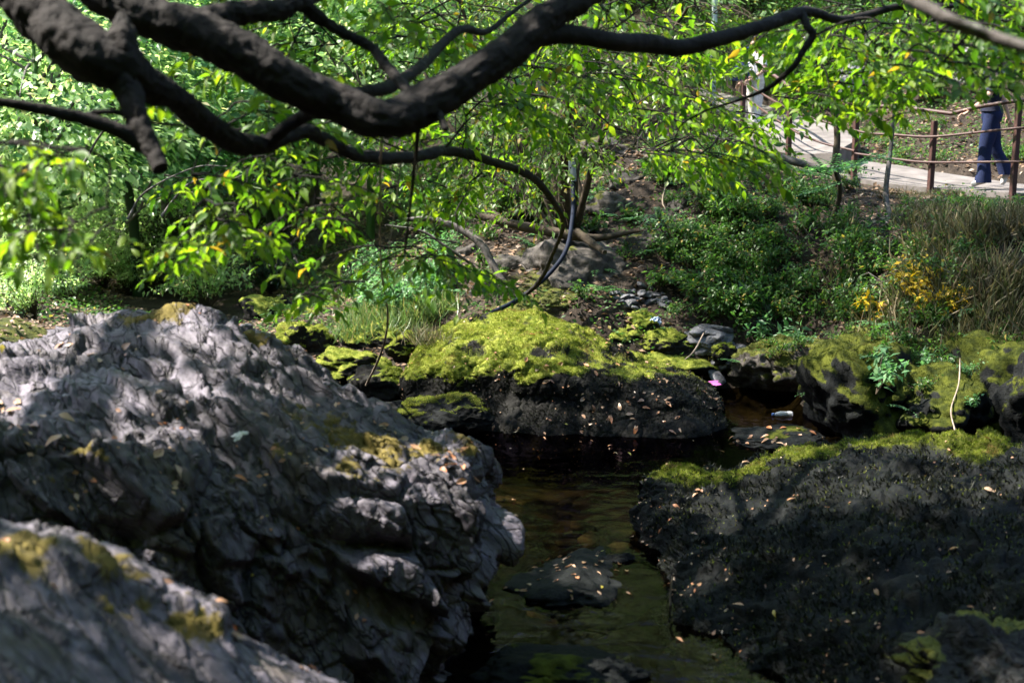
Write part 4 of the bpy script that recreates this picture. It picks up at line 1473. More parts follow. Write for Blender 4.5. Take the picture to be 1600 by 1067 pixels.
def wood_mesh(seed, h, r0, clumps, zc, nl=12):
    r = np.random.default_rng(seed)
    T = Mesh()
    top = np.array([r.normal(0, .3), r.normal(0, .3), zc + .5])
    add_tube(T, [(0, 0, -.4), (r.normal(0, .05), r.normal(0, .05), h * .3), (r.normal(0, .15), r.normal(0, .15), h * .65), top], [r0 * 1.3, r0, r0 * .8, r0 * .3], n=16, sides=8, rough=.15, seed=seed)
    W = Mesh()
    for i in r.choice(len(clumps), min(nl, len(clumps)), replace=False):
        e = clumps[i] + np.array([0, 0, zc])
        t = r.uniform(.35, .9)
        a = np.array([0, 0, h * .3]) * (1 - t) + top * t
        add_tube(W, [a, a * .5 + e * .5 + np.array([0, 0, .25]), e], [r0 * .45, r0 * .25, r0 * .06], n=8, sides=5, cap=False)
    return T.data('trunk'), W.data('limbs')


TREES = []
for i in range(6):
    R_ = (2.6 + .3 * (i % 3), 2.6 + .3 * ((i + 1) % 3), 2.3 + .35 * (i % 2))
    cm, cc = crown_mesh(600 + i, 62, 90, R_, .17)
    zc = 4.2 + .4 * (i % 3)
    cm.transform(Matrix.Translation((0, 0, zc)))
    tm, wm = wood_mesh(600 + i, zc + 1, .085, cc, zc)
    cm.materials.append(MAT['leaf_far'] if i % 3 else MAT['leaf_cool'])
    tm.materials.append(MAT['bark_grey'])
    wm.materials.append(MAT['bark_grey'])
    TREES.append((tm, wm, cm))


def place_tree(x, y, s, k, label, group, dz=0, name='hillside_tree', rz=None):
    z = float(height(x, y)[0]) + dz
    t = empty(name, (x, y, z), label=label, cat='tree', group=group)
    t.rotation_euler.z = rng.uniform(0, 6.28) if rz is None else rz
    t.scale = (s, s, s * rng.uniform(.9, 1.15))
    for nme, me in zip(('trunk', 'limbs', 'crown'), TREES[k]):
        link(nme, me, None, t)
    return t


FAR = 'pale sunlit tree of the wooded hillside behind the stream'
tr = np.random.default_rng(21)
spots = []
for Y in (27, 32, 38, 45, 54, 66):
    w = .40 * Y
    xs = np.arange(-w - 2, w * .75 + 2, 3.6 + .05 * Y)
    for x in xs:
        spots.append((x + tr.normal(0, .8), Y + tr.normal(0, 1.2), tr.uniform(.85, 1.25)))
for x, y, s in spots:
    if y < 36 and x > .02 * y + 1.0:
        continue
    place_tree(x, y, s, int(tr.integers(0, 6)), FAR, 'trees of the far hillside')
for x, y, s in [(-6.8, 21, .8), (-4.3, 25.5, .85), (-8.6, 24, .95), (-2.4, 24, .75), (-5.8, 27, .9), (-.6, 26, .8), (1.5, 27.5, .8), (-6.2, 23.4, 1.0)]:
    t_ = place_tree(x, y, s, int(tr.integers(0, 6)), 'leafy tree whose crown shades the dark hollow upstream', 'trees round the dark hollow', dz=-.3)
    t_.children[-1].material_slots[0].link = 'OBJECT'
    t_.children[-1].material_slots[0].material = MAT['leaf_hollow_shade' if t_.location.x < -3 and t_.location.y > 22 else 'leaf_shrub']  # hollow crowns get darker leaf colours in place of shade
for x, y, s in [(7, 29, .8), (10, 26, .8), (9, 33, .9), (13, 30, 1), (4.5, 34, .9), (6.5, 38, 1.), (12, 38, 1.1)]:
    place_tree(x, y, s, int(tr.integers(0, 6)), 'leafy tree on the slope above the footpath', 'trees above the footpath').children[-1].name = 'crown'

# ------------------------------------------------------------------ shrubs and herbs
def shrub_mesh(seed, n, R, leaf, shape=LEAF_MID, flat=.6, droop=.3):
    r = np.random.default_rng(seed)
    M = Mesh()
    k = max(6, n // 26)
    P_, D_, N_, S_ = [], [], [], []
    for i in range(k):
        a = r.uniform(0, 6.28)
        e = np.array([math.cos(a), math.sin(a), 0]) * R * r.uniform(.25, 1) + np.array([0, 0, R * r.uniform(.4, 1.5) * flat])
        m = e * .5 + np.array([0, 0, R * .25 * flat])
        add_tube(M, [(0, 0, -.05), m, e], [.006, .004, .0015], n=7, sides=4, cap=False)
        t = r.uniform(.25, 1, n // k)
        c = catmull(np.array([[0, 0, 0], m, e]), 20)[(t * 19).astype(int)]
        P_.append(c + r.normal(0, .03, c.shape))
        D_.append(norm(e) * .4 + r.normal(0, .8, c.shape) + np.array([0, 0, -droop]))
        N_.append(np.array([0, 0, 1.0]) + r.normal(0, .35, c.shape))
        S_.append(leaf * r.uniform(.6, 1.3, len(c)))
    v, f = leaves(np.concatenate(P_), np.concatenate(D_), np.concatenate(N_), np.concatenate(S_), shape)
    return M.data('stems'), mesh_np('foliage', v, f)


def pinnate_mesh(seed, fronds, L, pairs, leaf, rise=.5):
    r = np.random.default_rng(seed)
    M = Mesh()
    P_, D_, N_, S_ = [], [], [], []
    for i in range(fronds):
        a = i * 6.28 / fronds + r.normal(0, .3)
        o = np.array([math.cos(a), math.sin(a), 0])
        t = np.linspace(0, 1, 8)
        l_ = L * r.uniform(.7, 1.2)
        ax = o * (l_ * t)[:, None] + np.array([0, 0, 1]) * (rise * l_ * (t - .85 * t ** 2))[:, None]
        add_tube(M, ax, np.linspace(.004, .001, 8), n=0, sides=4, cap=False)
        sd = np.cross(o, [0, 0, 1])
        for j in range(pairs):
            u = .2 + .8 * j / (pairs - 1)
            q = ax[min(7, int(round(u * 7)))] * .5 + .5 * catmull(ax, 50)[int(u * 49)]
            for s_ in (-1, 1):
                P_.append(q)
                D_.append(o * .5 + sd * s_ + np.array([0, 0, -.15]))
                N_.append(np.array([0, 0, 1.0]) + r.normal(0, .15, 3))
                S_.append(leaf * (1.15 - .7 * u) * r.uniform(.85, 1.15))
    v, f = leaves(np.array(P_), np.array(D_), np.array(N_), np.array(S_), LEAF_MID)
    return M.data('stems'), mesh_np('foliage', v, f)


def grass_mesh(seed, n, L, spread, lean=.5):
    r = np.random.default_rng(seed)
    b = np.stack([r.normal(0, spread, n), r.normal(0, spread, n), np.zeros(n)], 1)
    d = norm(np.stack([r.normal(0, lean, n), r.normal(0, lean, n), np.ones(n)], 1))
    v, f = leaves(b, d, r.normal(size=(n, 3)), L * r.uniform(.5, 1.2, n), LEAF_LONG)
    return mesh_np('blades', v, f)


SH = {}
for i in range(3):
    SH['shrub', i] = shrub_mesh(700 + i, 520, .42, .06)
    SH['weed', i] = shrub_mesh(710 + i, 90, .26, .09, flat=.7)
    SH['ivy', i] = shrub_mesh(720 + i, 260, .36, .045, flat=.3)
    SH['bush', i] = shrub_mesh(730 + i, 1500, 1.0, .085, flat=.8)
    SH['fern', i] = pinnate_mesh(740 + i, 9, .42, 15, .085)
SH['rowan', 0] = pinnate_mesh(750, 8, .5, 8, .12, .25)
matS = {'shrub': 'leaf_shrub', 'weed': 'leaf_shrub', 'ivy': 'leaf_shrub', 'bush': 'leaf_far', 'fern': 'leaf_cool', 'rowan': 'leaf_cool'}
for (k_, i), (a, b) in SH.items():
    a.materials.append(MAT['bark_brown'])
    b.materials.append(MAT[matS[k_]])


def plant(kind, px, py, s, label, group=None, name=None, mat=None, y0=12.9, tilt=.15, at=None):
    g_ = at if at is not None else ground_at(px, py, y0)
    if g_ is None:
        return None
    keys = [k for k in SH if k[0] == kind]
    a, b = SH[keys[int(tr.integers(0, len(keys)))]]
    o = empty(name or kind, g_, label=label, cat={'fern': 'fern', 'weed': 'plant', 'ivy': 'plant', 'rowan': 'plant'}.get(kind, 'shrub'), group=group)
    link('stems', a, None, o)
    f_ = link('foliage', b, None, o)
    if mat:
        f_.material_slots[0].link = 'OBJECT'
        f_.material_slots[0].material = MAT[mat]
    o.rotation_euler = (tr.normal(0, tilt), tr.normal(0, tilt), tr.uniform(0, 6.28))
    o.scale = (s, s, s)
    return o


# slope between outcrop and railing
for i in range(84):
    plant('shrub' if i % 2 else 'ivy', tr.uniform(1040, 1340), tr.uniform(270, 510), tr.uniform(.7, 1.2), 'green leafy shrub on the slope between the outcrop and the railing', 'shrubs on the slope below the railing', 'leafy_shrub')
for i in range(22):
    plant('weed', tr.uniform(1060, 1330), tr.uniform(300, 520), tr.uniform(.7, 1.3), 'small broad leaved weed on the slope between the outcrop and the railing', 'weeds on the slope', 'weed')
for i in range(52):
    plant('ivy' if i % 3 else 'shrub', tr.uniform(1330, 1680), tr.uniform(320, 640), tr.uniform(.6, 1.0), 'low leafy plant on the right bank below the footpath', 'plants on the right bank', 'low_shrub')
for i in range(24):
    plant('fern' if i % 2 else 'weed', tr.uniform(1380, 1600), tr.uniform(480, 660), tr.uniform(.5, .9), 'dark green herb growing among the mossy bank rocks', 'herbs among the bank rocks', 'bank_herb')
for i in range(64):
    plant(['ivy', 'weed', 'fern', 'ivy'][i % 4], tr.uniform(700, 1060), tr.uniform(220, 470), tr.uniform(.6, 1.1), 'sparse green undergrowth round the slender slope tree', 'undergrowth round the slope tree', 'undergrowth_shrub')
for i in range(16):
    plant('ivy', tr.uniform(1330, 1620), tr.uniform(195, 262), tr.uniform(.8, 1.2), 'leafy undergrowth at the back edge of the footpath', 'undergrowth behind the footpath', 'path_side_shrub', y0=20)
for i in range(30):
    plant('bush', tr.uniform(900, 1600), tr.uniform(0, 170), tr.uniform(.8, 1.3), 'leafy bush on the slope above the footpath', 'bushes above the footpath', 'hillside_bush', y0=22, mat='leaf_shrub')
for i in range(16):
    plant('bush', tr.uniform(560, 860), tr.uniform(200, 400), tr.uniform(.6, 1.0), 'bush in the valley between the hollow and the slope tree', 'bushes left of the slope tree', 'valley_bush', y0=19, mat='leaf_shrub')
for i in range(12):
    plant('shrub', tr.uniform(560, 700), tr.uniform(400, 500), tr.uniform(.8, 1.3), 'cool green shrub at the foot of the bank behind the grass clump', 'shrubs behind the grass clump', 'foot_shrub', mat='leaf_cool', y0=16)
for i in range(16):
    plant('bush', tr.uniform(90, 330), tr.uniform(400, 490), tr.uniform(.7, 1.1), 'sunlit pale green bush behind the grey boulder', 'sunlit bushes behind the grey boulder', 'sunlit_bush', y0=15)
for i in range(10):
    plant('bush', tr.uniform(-40, 110), tr.uniform(380, 520), tr.uniform(.6, 1.0), 'washed out bright bush at the left edge of the picture', 'bright bushes at the left edge', 'bright_bush', y0=14)
for i in range(18):
    plant('bush', tr.uniform(-60, 240), tr.uniform(250, 390), tr.uniform(1.0, 1.6), 'bush on the valley floor in front of the hillside trees', 'bushes before the hillside', 'valley_floor_bush', y0=24)
# single plants
plant('shrub', 1440, 485, 1.25, 'yellow leaved shrub on the right bank below the footpath', name='yellow_shrub', mat='leaf_yellow', y0=12)
plant('weed', 1352, 500, 1.1, 'small yellow leaved plant left of the larger yellow shrub', name='yellow_plant', mat='leaf_yellow', y0=12)
plant('weed', 1490, 500, .9, 'thin yellow plant right of the larger yellow shrub', name='yellow_plant', mat='leaf_yellow', y0=12)
plant('fern', 1300, 548, 1.15, 'bright green fern on the mossy bank above the white scrap', name='bank_fern', y0=12)
plant('weed', 1235, 560, 1.3, 'bright green plant beside the white scrap on the bank', name='bank_plant', mat='leaf_cool', y0=12)
plant('weed', 1185, 535, 1.0, 'small bright plant at the upper end of the slates', name='bank_plant', mat='leaf_cool', y0=12)
plant('weed', 0, 0, 1.2, 'blue green herb hanging on the tall mossy bank rock', name='bank_plant', mat='leaf_cool', at=P(1370, 606, 12.7))
plant('weed', 1535, 610, 1.0, 'pale green herb low on the dark right bank', name='bank_plant', mat='leaf_cool', y0=12)
for i in range(46):
    _o, rv, rn = BANK[int(tr.integers(0, len(BANK)))]
    ok_ = np.where((rn[:, 2] > .1) & (rn[:, 1] < .3) & (rv[:, 2] > .15))[0]
    q_ = rv[tr.choice(ok_)]
    plant(['ivy', 'weed', 'fern', 'ivy'][i % 4], 0, 0, tr.uniform(.4, .75), 'leafy herb rooted on the mossy rocks of the right bank', 'herbs rooted on the bank rocks', 'rock_herb', at=q_, mat='leaf_cool' if i % 3 == 0 else None)
plant('fern', 1480, 420, .9, 'large leaved green plant above the yellow shrub', name='bank_plant', mat='leaf_cool', y0=12)

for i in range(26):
    plant('bush', tr.uniform(215, 470), tr.uniform(320, 470), tr.uniform(.8, 1.2), 'bush with leaves darkened for shade filling the hollow upstream', 'shade-darkened bushes in the hollow', 'hollow_bush', y0=19, mat='leaf_hollow_shade')
# sapling with feathered leaves and its leaning trunks
g = ground_at(1300, 335, 15)
sap = empty('rowan_sapling', g, label='sapling with feathered blue green leaves before the concrete step', cat='tree')
M = Mesh()
tip = P(1305, 268, g[1] - .3)
add_tube(M, [g - np.array([0, 0, .1]), g * .5 + tip * .5 + np.array([.08, 0, 0]), tip], [.035, .03, .02], n=14, sides=8, rough=.15)
part('trunk', M.data('trunk'), MAT['bark_brown'], sap)
for (px, py, s) in [(1250, 268, .8), (1300, 262, 1.0), (1345, 256, .9), (1285, 296, .7), (1380, 248, .6)]:
    o = part('feathered_leaf', SH['rowan', 0][1], None, sap, kind='stuff')
    o.location = P(px, py, g[1] - .5)
    o.rotation_euler = (.3, 0, tr.uniform(0, 6))
    o.scale = (s, s, s)


def stick(name, pts, mat, label, cat='branch', n=24, sides=8, rough=.15, group=None):
    p, r = limb(pts)
    M = Mesh()
    add_tube(M, p, r, n=n, sides=sides, rough=rough, seed=len(label))
    return link(name, M.data(name), MAT[mat], label=label, cat=cat, group=group)


stick('leaning_trunk', [(1322, 325, 18.6, 14), (1305, 270, 18.7, 12), (1308, 215, 18.8, 10), (1300, 150, 18.9, 7)], 'bark_brown', 'mossy leaning trunk in front of the concrete step', 'trunk')
stick('fallen_branch', [(1090, 205, 19.4, 8), (1130, 222, 19.3, 11), (1180, 240, 19.2, 13), (1230, 250, 19.0, 13), (1290, 268, 18.9, 10), (1345, 292, 18.8, 5)], 'bark_grey', 'long fallen branch leaning below the concrete ramp')
stick('fallen_branch', [(975, 180, 18.0, 7), (1020, 186, 18.0, 9), (1060, 192, 18.2, 9), (1100, 205, 18.4, 7)], 'bark_grey', 'pale dead branch among the leaves right of the slope tree')
stick('sapling_stem', [(1398, 170, 17.6, 5), (1392, 230, 17.5, 7), (1384, 300, 17.3, 9), (1388, 340, 17.0, 8), (1366, 392, 16.6, 5)], 'bark_grey', 'thin grey sapling stem in front of the railing', 'sapling')
stick('dead_branch', [(632, 344, 16.8, 6), (672, 342, 16.8, 9), (718, 358, 16.7, 11), (752, 382, 16.6, 12), (772, 418, 16.5, 12), (793, 452, 16.4, 12)], 'bark_grey', 'bent grey dead branch planted on the slope left of the hose')
stick('dead_branch', [(602, 352, 16.2, 3), (660, 362, 16.3, 4), (700, 388, 16.3, 5), (742, 416, 16.4, 4)], 'bark_grey', 'thin straight dead branch left of the bent dead branch')
stick('exposed_root', [(720, 330, 17.6, 8), (790, 348, 17.5, 14), (860, 362, 17.4, 16), (930, 372, 17.3, 12), (1000, 360, 17.2, 6)], 'bark_brown', 'mossy exposed root running across the slope under the slender tree', 'root')
stick('exposed_root', [(900, 362, 17.3, 14), (925, 380, 17.1, 12), (945, 395, 16.8, 8)], 'bark_brown', 'short exposed root reaching down over the outcrop', 'root')
for i, (pts, lab) in enumerate([
        ([(597, 190, 6.4, 3), (594, 300, 7, 2.6), (596, 420, 8, 2.6), (606, 500, 10, 3.2), (594, 555, 12.5, 4), (572, 602, 14.6, 4)], 'long pale vine hanging from the big limb down to the upstream rocks'),
        ([(640, 190, 6.4, 2.2), (655, 270, 6.6, 2), (668, 330, 6.8, 2), (692, 392, 7, 1.6), (700, 430, 7.1, 1.2)], 'thin vine trailing from the lowest point of the big limb'),
        ([(650, 195, 6.4, 2), (648, 250, 6.5, 1.8), (652, 320, 6.6, 1.5), (640, 360, 6.6, 1)], 'short thin vine beside the trailing vine under the big limb'),
        ([(628, 250, 7.6, 2), (618, 320, 7.6, 1.8), (606, 400, 7.6, 1.4)], 'faint vine hanging from the lower crooked branch')]):
    stick('hanging_vine', pts, 'dead_stem', lab, 'vine', n=30, sides=5)
for pts, lab in [([(1492, 672, 12.2, 2.5), (1486, 640, 12.4, 2.5), (1498, 600, 12.7, 2.5), (1500, 560, 13.0, 2)], 'pale dangling stem in front of the dark right bank'),
                 ([(1050, 962, 8.45, 4), (1047, 930, 8.45, 3.5), (1052, 896, 8.4, 3)], 'pale twig standing upright in the pool beside the black boulder'),
                 ([(1040, 290, 18, 2.4), (1036, 320, 17.8, 2.4), (1060, 350, 17.6, 2.4), (1078, 378, 17.4, 2)], 'pale curved dead stem on the slope above the shrubs'),
                 ([(1100, 520, 15.6, 2.4), (1085, 548, 15.4, 3), (1070, 562, 15.3, 2)], 'forked pale twig lying on the mossy rocks below the bag')]:
    stick('dry_twig', pts, 'dead_stem', lab, 'twig', n=16, sides=5)

# bare twigs in the hollow
for i in range(5):
    x0, y0_ = tr.uniform(130, 260), tr.uniform(250, 380)
    Yb = tr.uniform(19, 22)
    pts = [(x0, y0_, Yb, 5), (x0 + tr.uniform(20, 50), y0_ - tr.uniform(20, 60), Yb, 3.4), (x0 + tr.uniform(60, 120), y0_ - tr.uniform(40, 90), Yb, 2.2), (x0 + tr.uniform(110, 180), y0_ - tr.uniform(40, 110), Yb, 1.2)]
    stick('bare_branch', pts, 'bark_grey', 'bare twiggy branch before the dark hollow on the left', 'branch', n=20, sides=5, group='bare branches before the hollow')

# ------------------------------------------------------------------ ground cover, litter, grass
def scatter(n, x0, x1, y0, y1, seed, zmin=.08):
    r = np.random.default_rng(seed)
    x, y = r.uniform(x0, x1, n), r.uniform(y0, y1, n)
    z = H(x, y)
    px, py, _ = project(np.stack([x, y, z], 1))
    ok = (z > zmin) & (px > -250) & (px < 2000) & (py < 760)
    pth = np.concatenate([PATH_S.reshape(-1, 3), RAMP_S.reshape(-1, 3)])[::3]
    q = np.stack([x, y], 1)[ok]
    far = np.ones(len(q), bool)
    for i in range(0, len(q), 4000):
        far[i:i + 4000] = (np.hypot(q[i:i + 4000, 0][:, None] - pth[None, :, 0], q[i:i + 4000, 1][:, None] - pth[None, :, 1]).min(1) > .22)
    return np.stack([x, y, z], 1)[ok][far], r


p, r_ = scatter(70000, -10, 12, 13, 30, 901)
n_ = len(p)
v, f = leaves(p + np.array([0, 0, .012]), r_.normal(0, 1, (n_, 3)) * np.array([1, 1, .25]), np.array([0, -.2, 1]) + r_.normal(0, .4, (n_, 3)), r_.uniform(.04, .1, n_), LEAF_LOW)
link('leaf_litter', mesh_np('leaf_litter', v, f), MAT['litter'], label='brown dead leaves strewn over the soil of the slope', cat='leaf litter', kind='stuff')
p, r_ = scatter(520, -3, 8, 14.5, 22, 905, .2)
TW = Mesh()
for c in p:
    a_ = r_.uniform(0, 3.14)
    d_ = np.array([math.cos(a_), math.sin(a_), r_.normal(0, .25)]) * r_.uniform(.12, .5)
    mid_ = c + d_ * .5 + np.array([0, 0, r_.uniform(.01, .08)])
    z2 = H(c[0] + d_[0], c[1] + d_[1])[0]
    add_tube(TW, [c + np.array([0, 0, .015]), mid_, np.array([c[0] + d_[0], c[1] + d_[1], z2 + .03])], [.006, .005, .002], n=6, sides=4, cap=False)
link('fallen_twigs', TW.data('fallen_twigs'), MAT['bark_grey'], label='dry twigs scattered over the soil of the slope', cat='twigs', kind='stuff')
p, r_ = scatter(80000, -9, 11, 13, 28, 902, .15)
dn = noise(p * np.array([1, 1, 0]), .8, 66)
p = p[dn > -.05]
n_ = len(p)
v, f = leaves(p + np.array([0, 0, 1]) * r_.uniform(.02, .16, (n_, 1)), r_.normal(0, 1, (n_, 3)) * np.array([1, 1, .4]), np.array([0, 0, 1]) + r_.normal(0, .35, (n_, 3)), r_.uniform(.03, .075, n_), LEAF_LOW)
link('ground_cover', mesh_np('ground_cover', v, f), MAT['leaf_shrub'], label='low green ground cover creeping over the bank', cat='ground cover', kind='stuff')
p, r_ = scatter(120000, 3.6, 11.5, 13.4, 19, 903, .3)
px, py, _ = project(p)
dens = (sstep(1330, 1560, px) * sstep(640, 520, py) * .95 + .1) * sstep(-.3, .35, noise(p, 1.4, 12))
p = p[r_.random(len(p)) < dens]
n_ = len(p)
d_ = np.stack([r_.normal(0, .5, n_), r_.normal(-.35, .4, n_), np.ones(n_)], 1)
v, f = leaves(p, d_, r_.normal(size=(n_, 3)), r_.uniform(.1, .5, n_) * sstep(300, 380, project(p)[1]).clip(.3, 1), LEAF_LONG)
link('dry_grass', mesh_np('dry_grass', v, f), MAT['grass_dry'], label='dry tangled grass covering the right bank below the footpath', cat='grass', kind='stuff')
gb = [ground_at(a, b, 15) for a, b in [(590, 505), (615, 500), (640, 505), (660, 495), (575, 520), (600, 528), (640, 520), (680, 490), (560, 530)]]
for i, c in enumerate(gb):
    me = grass_mesh(910 + i, 420, .3, .15, .6)
    link('grass_clump', me, MAT['grass_green'], label='pale green grass tuft behind the upstream mossy rocks', cat='grass', group='grass tufts upstream').location = c
mv, mn_, _m = BOULDER['mid']
me = grass_mesh(930, 260, .22, .1, .6)
link('dry_grass_tuft', me, MAT['grass_dry'], label='straw coloured tuft on the left shoulder of the mossy boulder', cat='grass').location = P(668, 536, 14.55)

# ------------------------------------------------------------------ fallen leaves
fl = []
for i in range(4):
    vv = LEAF_FINE[0].copy()
    vv[:, 2] += .18 * np.sin(vv[:, 1] * 3 + i) * (.5 + .4 * i) * .5 + np.abs(vv[:, 0]) * (.2 * i - .2)
    me = mesh_np('fallen_leaf', vv, LEAF_FINE[1])
    me.materials.append(MAT['fallen'])
    fl.append(me)


def fallen(pos, nrm, size, label, group):
    o = link('fallen_leaf', fl[int(tr.integers(0, 4))], None, label=label, cat='leaf', group=group)
    d = np.cross(nrm, tr.normal(size=3))
    o.matrix_basis = leaf_matrix(np.asarray(pos) + np.asarray(nrm) * .008, d, np.asarray(nrm) + tr.normal(0, .12, 3), size)


def on_boulder(key, n, label, group, size, cond):
    v, nn, mo = BOULDER[key]
    px, py, _ = project(v)
    ok = np.where(cond(px, py, nn) & (noise(v, 1.9, 35) + .5 * noise(v, 6, 36) > .05))[0]
    if len(ok):
        for i in tr.choice(ok, n):
            fallen(v[i], nn[i], tr.uniform(*size), label, group)


on_boulder('left', 52, 'dry orange leaf caught on the big grey boulder', 'leaves on the grey boulder', (.05, .10), lambda a, b, n: (n[:, 2] > .55) & (a > 0) & (a < 760) & (b < 780) & (n[:, 1] < .1))
on_boulder('nearleft', 10, 'brown leaf on the rock in the bottom left corner', 'leaves on the corner rock', (.04, .07), lambda a, b, n: (n[:, 2] > .5) & (a > 0) & (a < 600) & (b < 1060))
on_boulder('mid', 54, 'pale fallen leaf on the mossy boulder', 'leaves on the mossy boulder', (.05, .09), lambda a, b, n: (n[:, 2] > .35) & (n[:, 1] < .2) & (a > 780))
on_boulder('mid', 20, 'small fallen leaf stuck to the dark front of the mossy boulder', 'leaves on the boulder front', (.04, .07), lambda a, b, n: (n[:, 1] < -.4) & (b > 590))
on_boulder('right', 50, 'small pale leaf stuck to the black boulder', 'leaves on the black boulder', (.03, .065), lambda a, b, n: (n[:, 1] < .0) & (a < 1600) & (b < 1060) & (n[:, 2] > .1))
for i in range(40):
    v, nn = SLAB[1], SLAB[2]
    ok = np.where((v[:, 2] > -.02) & (nn[:, 2] > .3))[0]
    k = tr.choice(ok)
    fallen(v[k] * np.array([1, 1, 0]) + np.array([0, 0, max(v[k][2], .004)]), nn[k], tr.uniform(.03, .07), 'fallen leaf on the flat black rock in the pool', 'leaves on the flat black rock')
for i in range(26):
    v, nn = SLAB2[1], SLAB2[2]
    ok = np.where((v[:, 2] > -.02) & (nn[:, 2] > .3) & (v[:, 1] < v[:, 1].mean() + .1))[0]
    k = tr.choice(ok)
    fallen(v[k], nn[k], tr.uniform(.05, .09), 'orange leaf on the low ledge at the back of the pool', 'leaves on the low ledge')
for i in range(38):
    if i < 18:
        px, py = tr.uniform(760, 1290), tr.uniform(686, 720)
    else:
        px, py = tr.uniform(700, 1150), tr.uniform(720, 1060)
    Y = 6666 / (py - 180)
    q = P(px, py, Y)
    fallen(np.array([q[0], q[1], .004]), np.array([0, 0, 1.0]), tr.uniform(.025, .06), 'leaf floating on the dark pool', 'leaves floating on the pool')
for i in range(8):
    px, py = 1060 + tr.uniform(0, 130), 0
    py = 945 + (px - 1060) * .85 + tr.normal(0, 8)
    q = P(px, py, 6666 / (py - 180))
    fallen(np.array([q[0], q[1], .006]), np.array([0, 0, 1.0]), tr.uniform(.04, .09), 'leaf washed against the foot of the black boulder', 'leaves at the foot of the black boulder')

def specks(key, n, size, cond, label):
    v, nn, mo = BOULDER[key]
    a, b, _ = project(v)
    ok = np.where(cond(a, b, nn) & (noise(v, 2.3, 33) + .6 * noise(v, 7, 34) > .12))[0]
    i = tr.choice(ok, n)
    w, f_ = leaves(v[i] + nn[i] * .006, np.cross(nn[i], tr.normal(size=(n, 3))), nn[i] + tr.normal(0, .25, (n, 3)), tr.uniform(*size, n), LEAF_LOW)
    link('leaf_specks', mesh_np('leaf_specks', w, f_), MAT['fallen'], label=label, cat='leaf litter', kind='stuff')


specks('mid', 420, (.015, .04), lambda a, b, n: (n[:, 1] < .2), 'tiny leaf fragments scattered over the mossy boulder')
specks('right', 420, (.012, .035), lambda a, b, n: (n[:, 1] < .2), 'tiny leaf fragments scattered over the black boulder')
specks('left', 320, (.015, .045), lambda a, b, n: (n[:, 2] > .5), 'tiny leaf fragments in the cracks of the grey boulder')

# ------------------------------------------------------------------ hose
hp = [(893, 262, 16.9, 7), (896, 300, 16.8, 7), (894, 345, 16.5, 7), (884, 392, 16.2, 7), (856, 430, 16.0, 7), (812, 466, 15.8, 7), (762, 492, 15.5, 7), (730, 510, 15.3, 6)]
hose = empty('water_hose', P(730, 510, 15.3), label='blue black hose hanging down the slope behind the mossy boulder', cat='hose')
p, r = limb(hp)
M = Mesh()
add_tube(M, p, r, n=60, sides=12)
part('pipe', M.data('pipe'), MAT['hose'], hose)
p, r = limb([(893, 250, 16.95, 10), (894, 262, 16.92, 12), (895, 275, 16.88, 12), (895.5, 284, 16.86, 10)])
M = Mesh()
add_tube(M, p, r, n=12, sides=12)
part('coupling', M.data('coupling'), MAT['coupling'], hose)

# ------------------------------------------------------------------ railing
rail = empty('railing', P(1456, 292, 18.9), label='red brown metal railing with thin rails along the footpath', cat='railing')


def box_mesh(name, w, d, h, bev=.006):
    bm = bmesh.new()
    bmesh.ops.create_cube(bm, size=1)
    for x in bm.verts:
        x.co = (x.co.x * w, x.co.y * d, (x.co.z + .5) * h)
    bmesh.ops.bevel(bm, geom=bm.edges[:], offset=bev, segments=1, affect='EDGES')
    me = bpy.data.meshes.new(name)
    bm.to_mesh(me)
    bm.free()
    return me


posts = [(1160, 192, 24.9, .95), (1233, 238, 21.2, .6), (1335, 276, 20.1, .82), (1455, 293, 19.1, .88), (1584, 303, 18.2, 1.15), (1722, 312, 17.6, 1.0)]
for a, b, y, h in posts:
    q = P(a, b, y)
    me = box_mesh('post', .07, .07, h + .3)
    o = part('post', me, MAT['rust'], rail)
    o.location = (q[0], q[1] + .06, q[2] - .3)
    o.rotation_euler = (0, tr.normal(0, .015), .3)
for pts in ([(1130, 55, 25.2, 5), (1165, 85, 24.6, 5), (1235, 137, 21.6, 6), (1335, 166, 20.3, 6)], [(1335, 166, 20.3, 6.5), (1400, 167, 19.6, 6.5), (1456, 174, 19.15, 6.5), (1487, 178, 18.9, 6.5), (1530, 167, 18.6, 6.5), (1586, 158, 18.25, 6.5), (1722, 150, 17.6, 6.5)]):
    p, r = limb(pts)
    M = Mesh()
    add_tube(M, p, r, n=0, sides=10)
    part('handrail', M.data('handrail'), MAT['rust'], rail)
for pts in ([(1160, 150, 24.8, 3), (1233, 200, 21.2, 3.5), (1280, 222, 20.6, 3.5), (1335, 236, 20.1, 3.5)], [(1160, 128, 24.8, 3), (1233, 170, 21.2, 3.5), (1335, 204, 20.1, 3.5), (1400, 211, 19.5, 4), (1455, 214, 19.1, 4), (1520, 208, 18.7, 4), (1584, 201, 18.2, 4), (1722, 190, 17.6, 4)],
            [(1335, 240, 20.1, 3.5), (1400, 249, 19.5, 4), (1455, 254, 19.1, 4), (1584, 253, 18.2, 4), (1722, 254, 17.6, 4)]):
    p, r = limb(pts)
    M = Mesh()
    add_tube(M, p, r, n=50, sides=8)
    part('rail', M.data('rail'), MAT['rust'], rail)

# lamp post beside the ramp
q = P(1113, 190, 27)
M = Mesh()
add_tube(M, [q + np.array([0, 0, -.5]), q + np.array([0, 0, 1.2]), q + np.array([0, 0, 4.5])], [.06, .055, .045], n=10, sides=12)
lampp = link('pole', M.data('pole'), plain('pale painted steel', (.45, .5, .52), .5), label='pale grey pole beside the person in white', cat='pole')

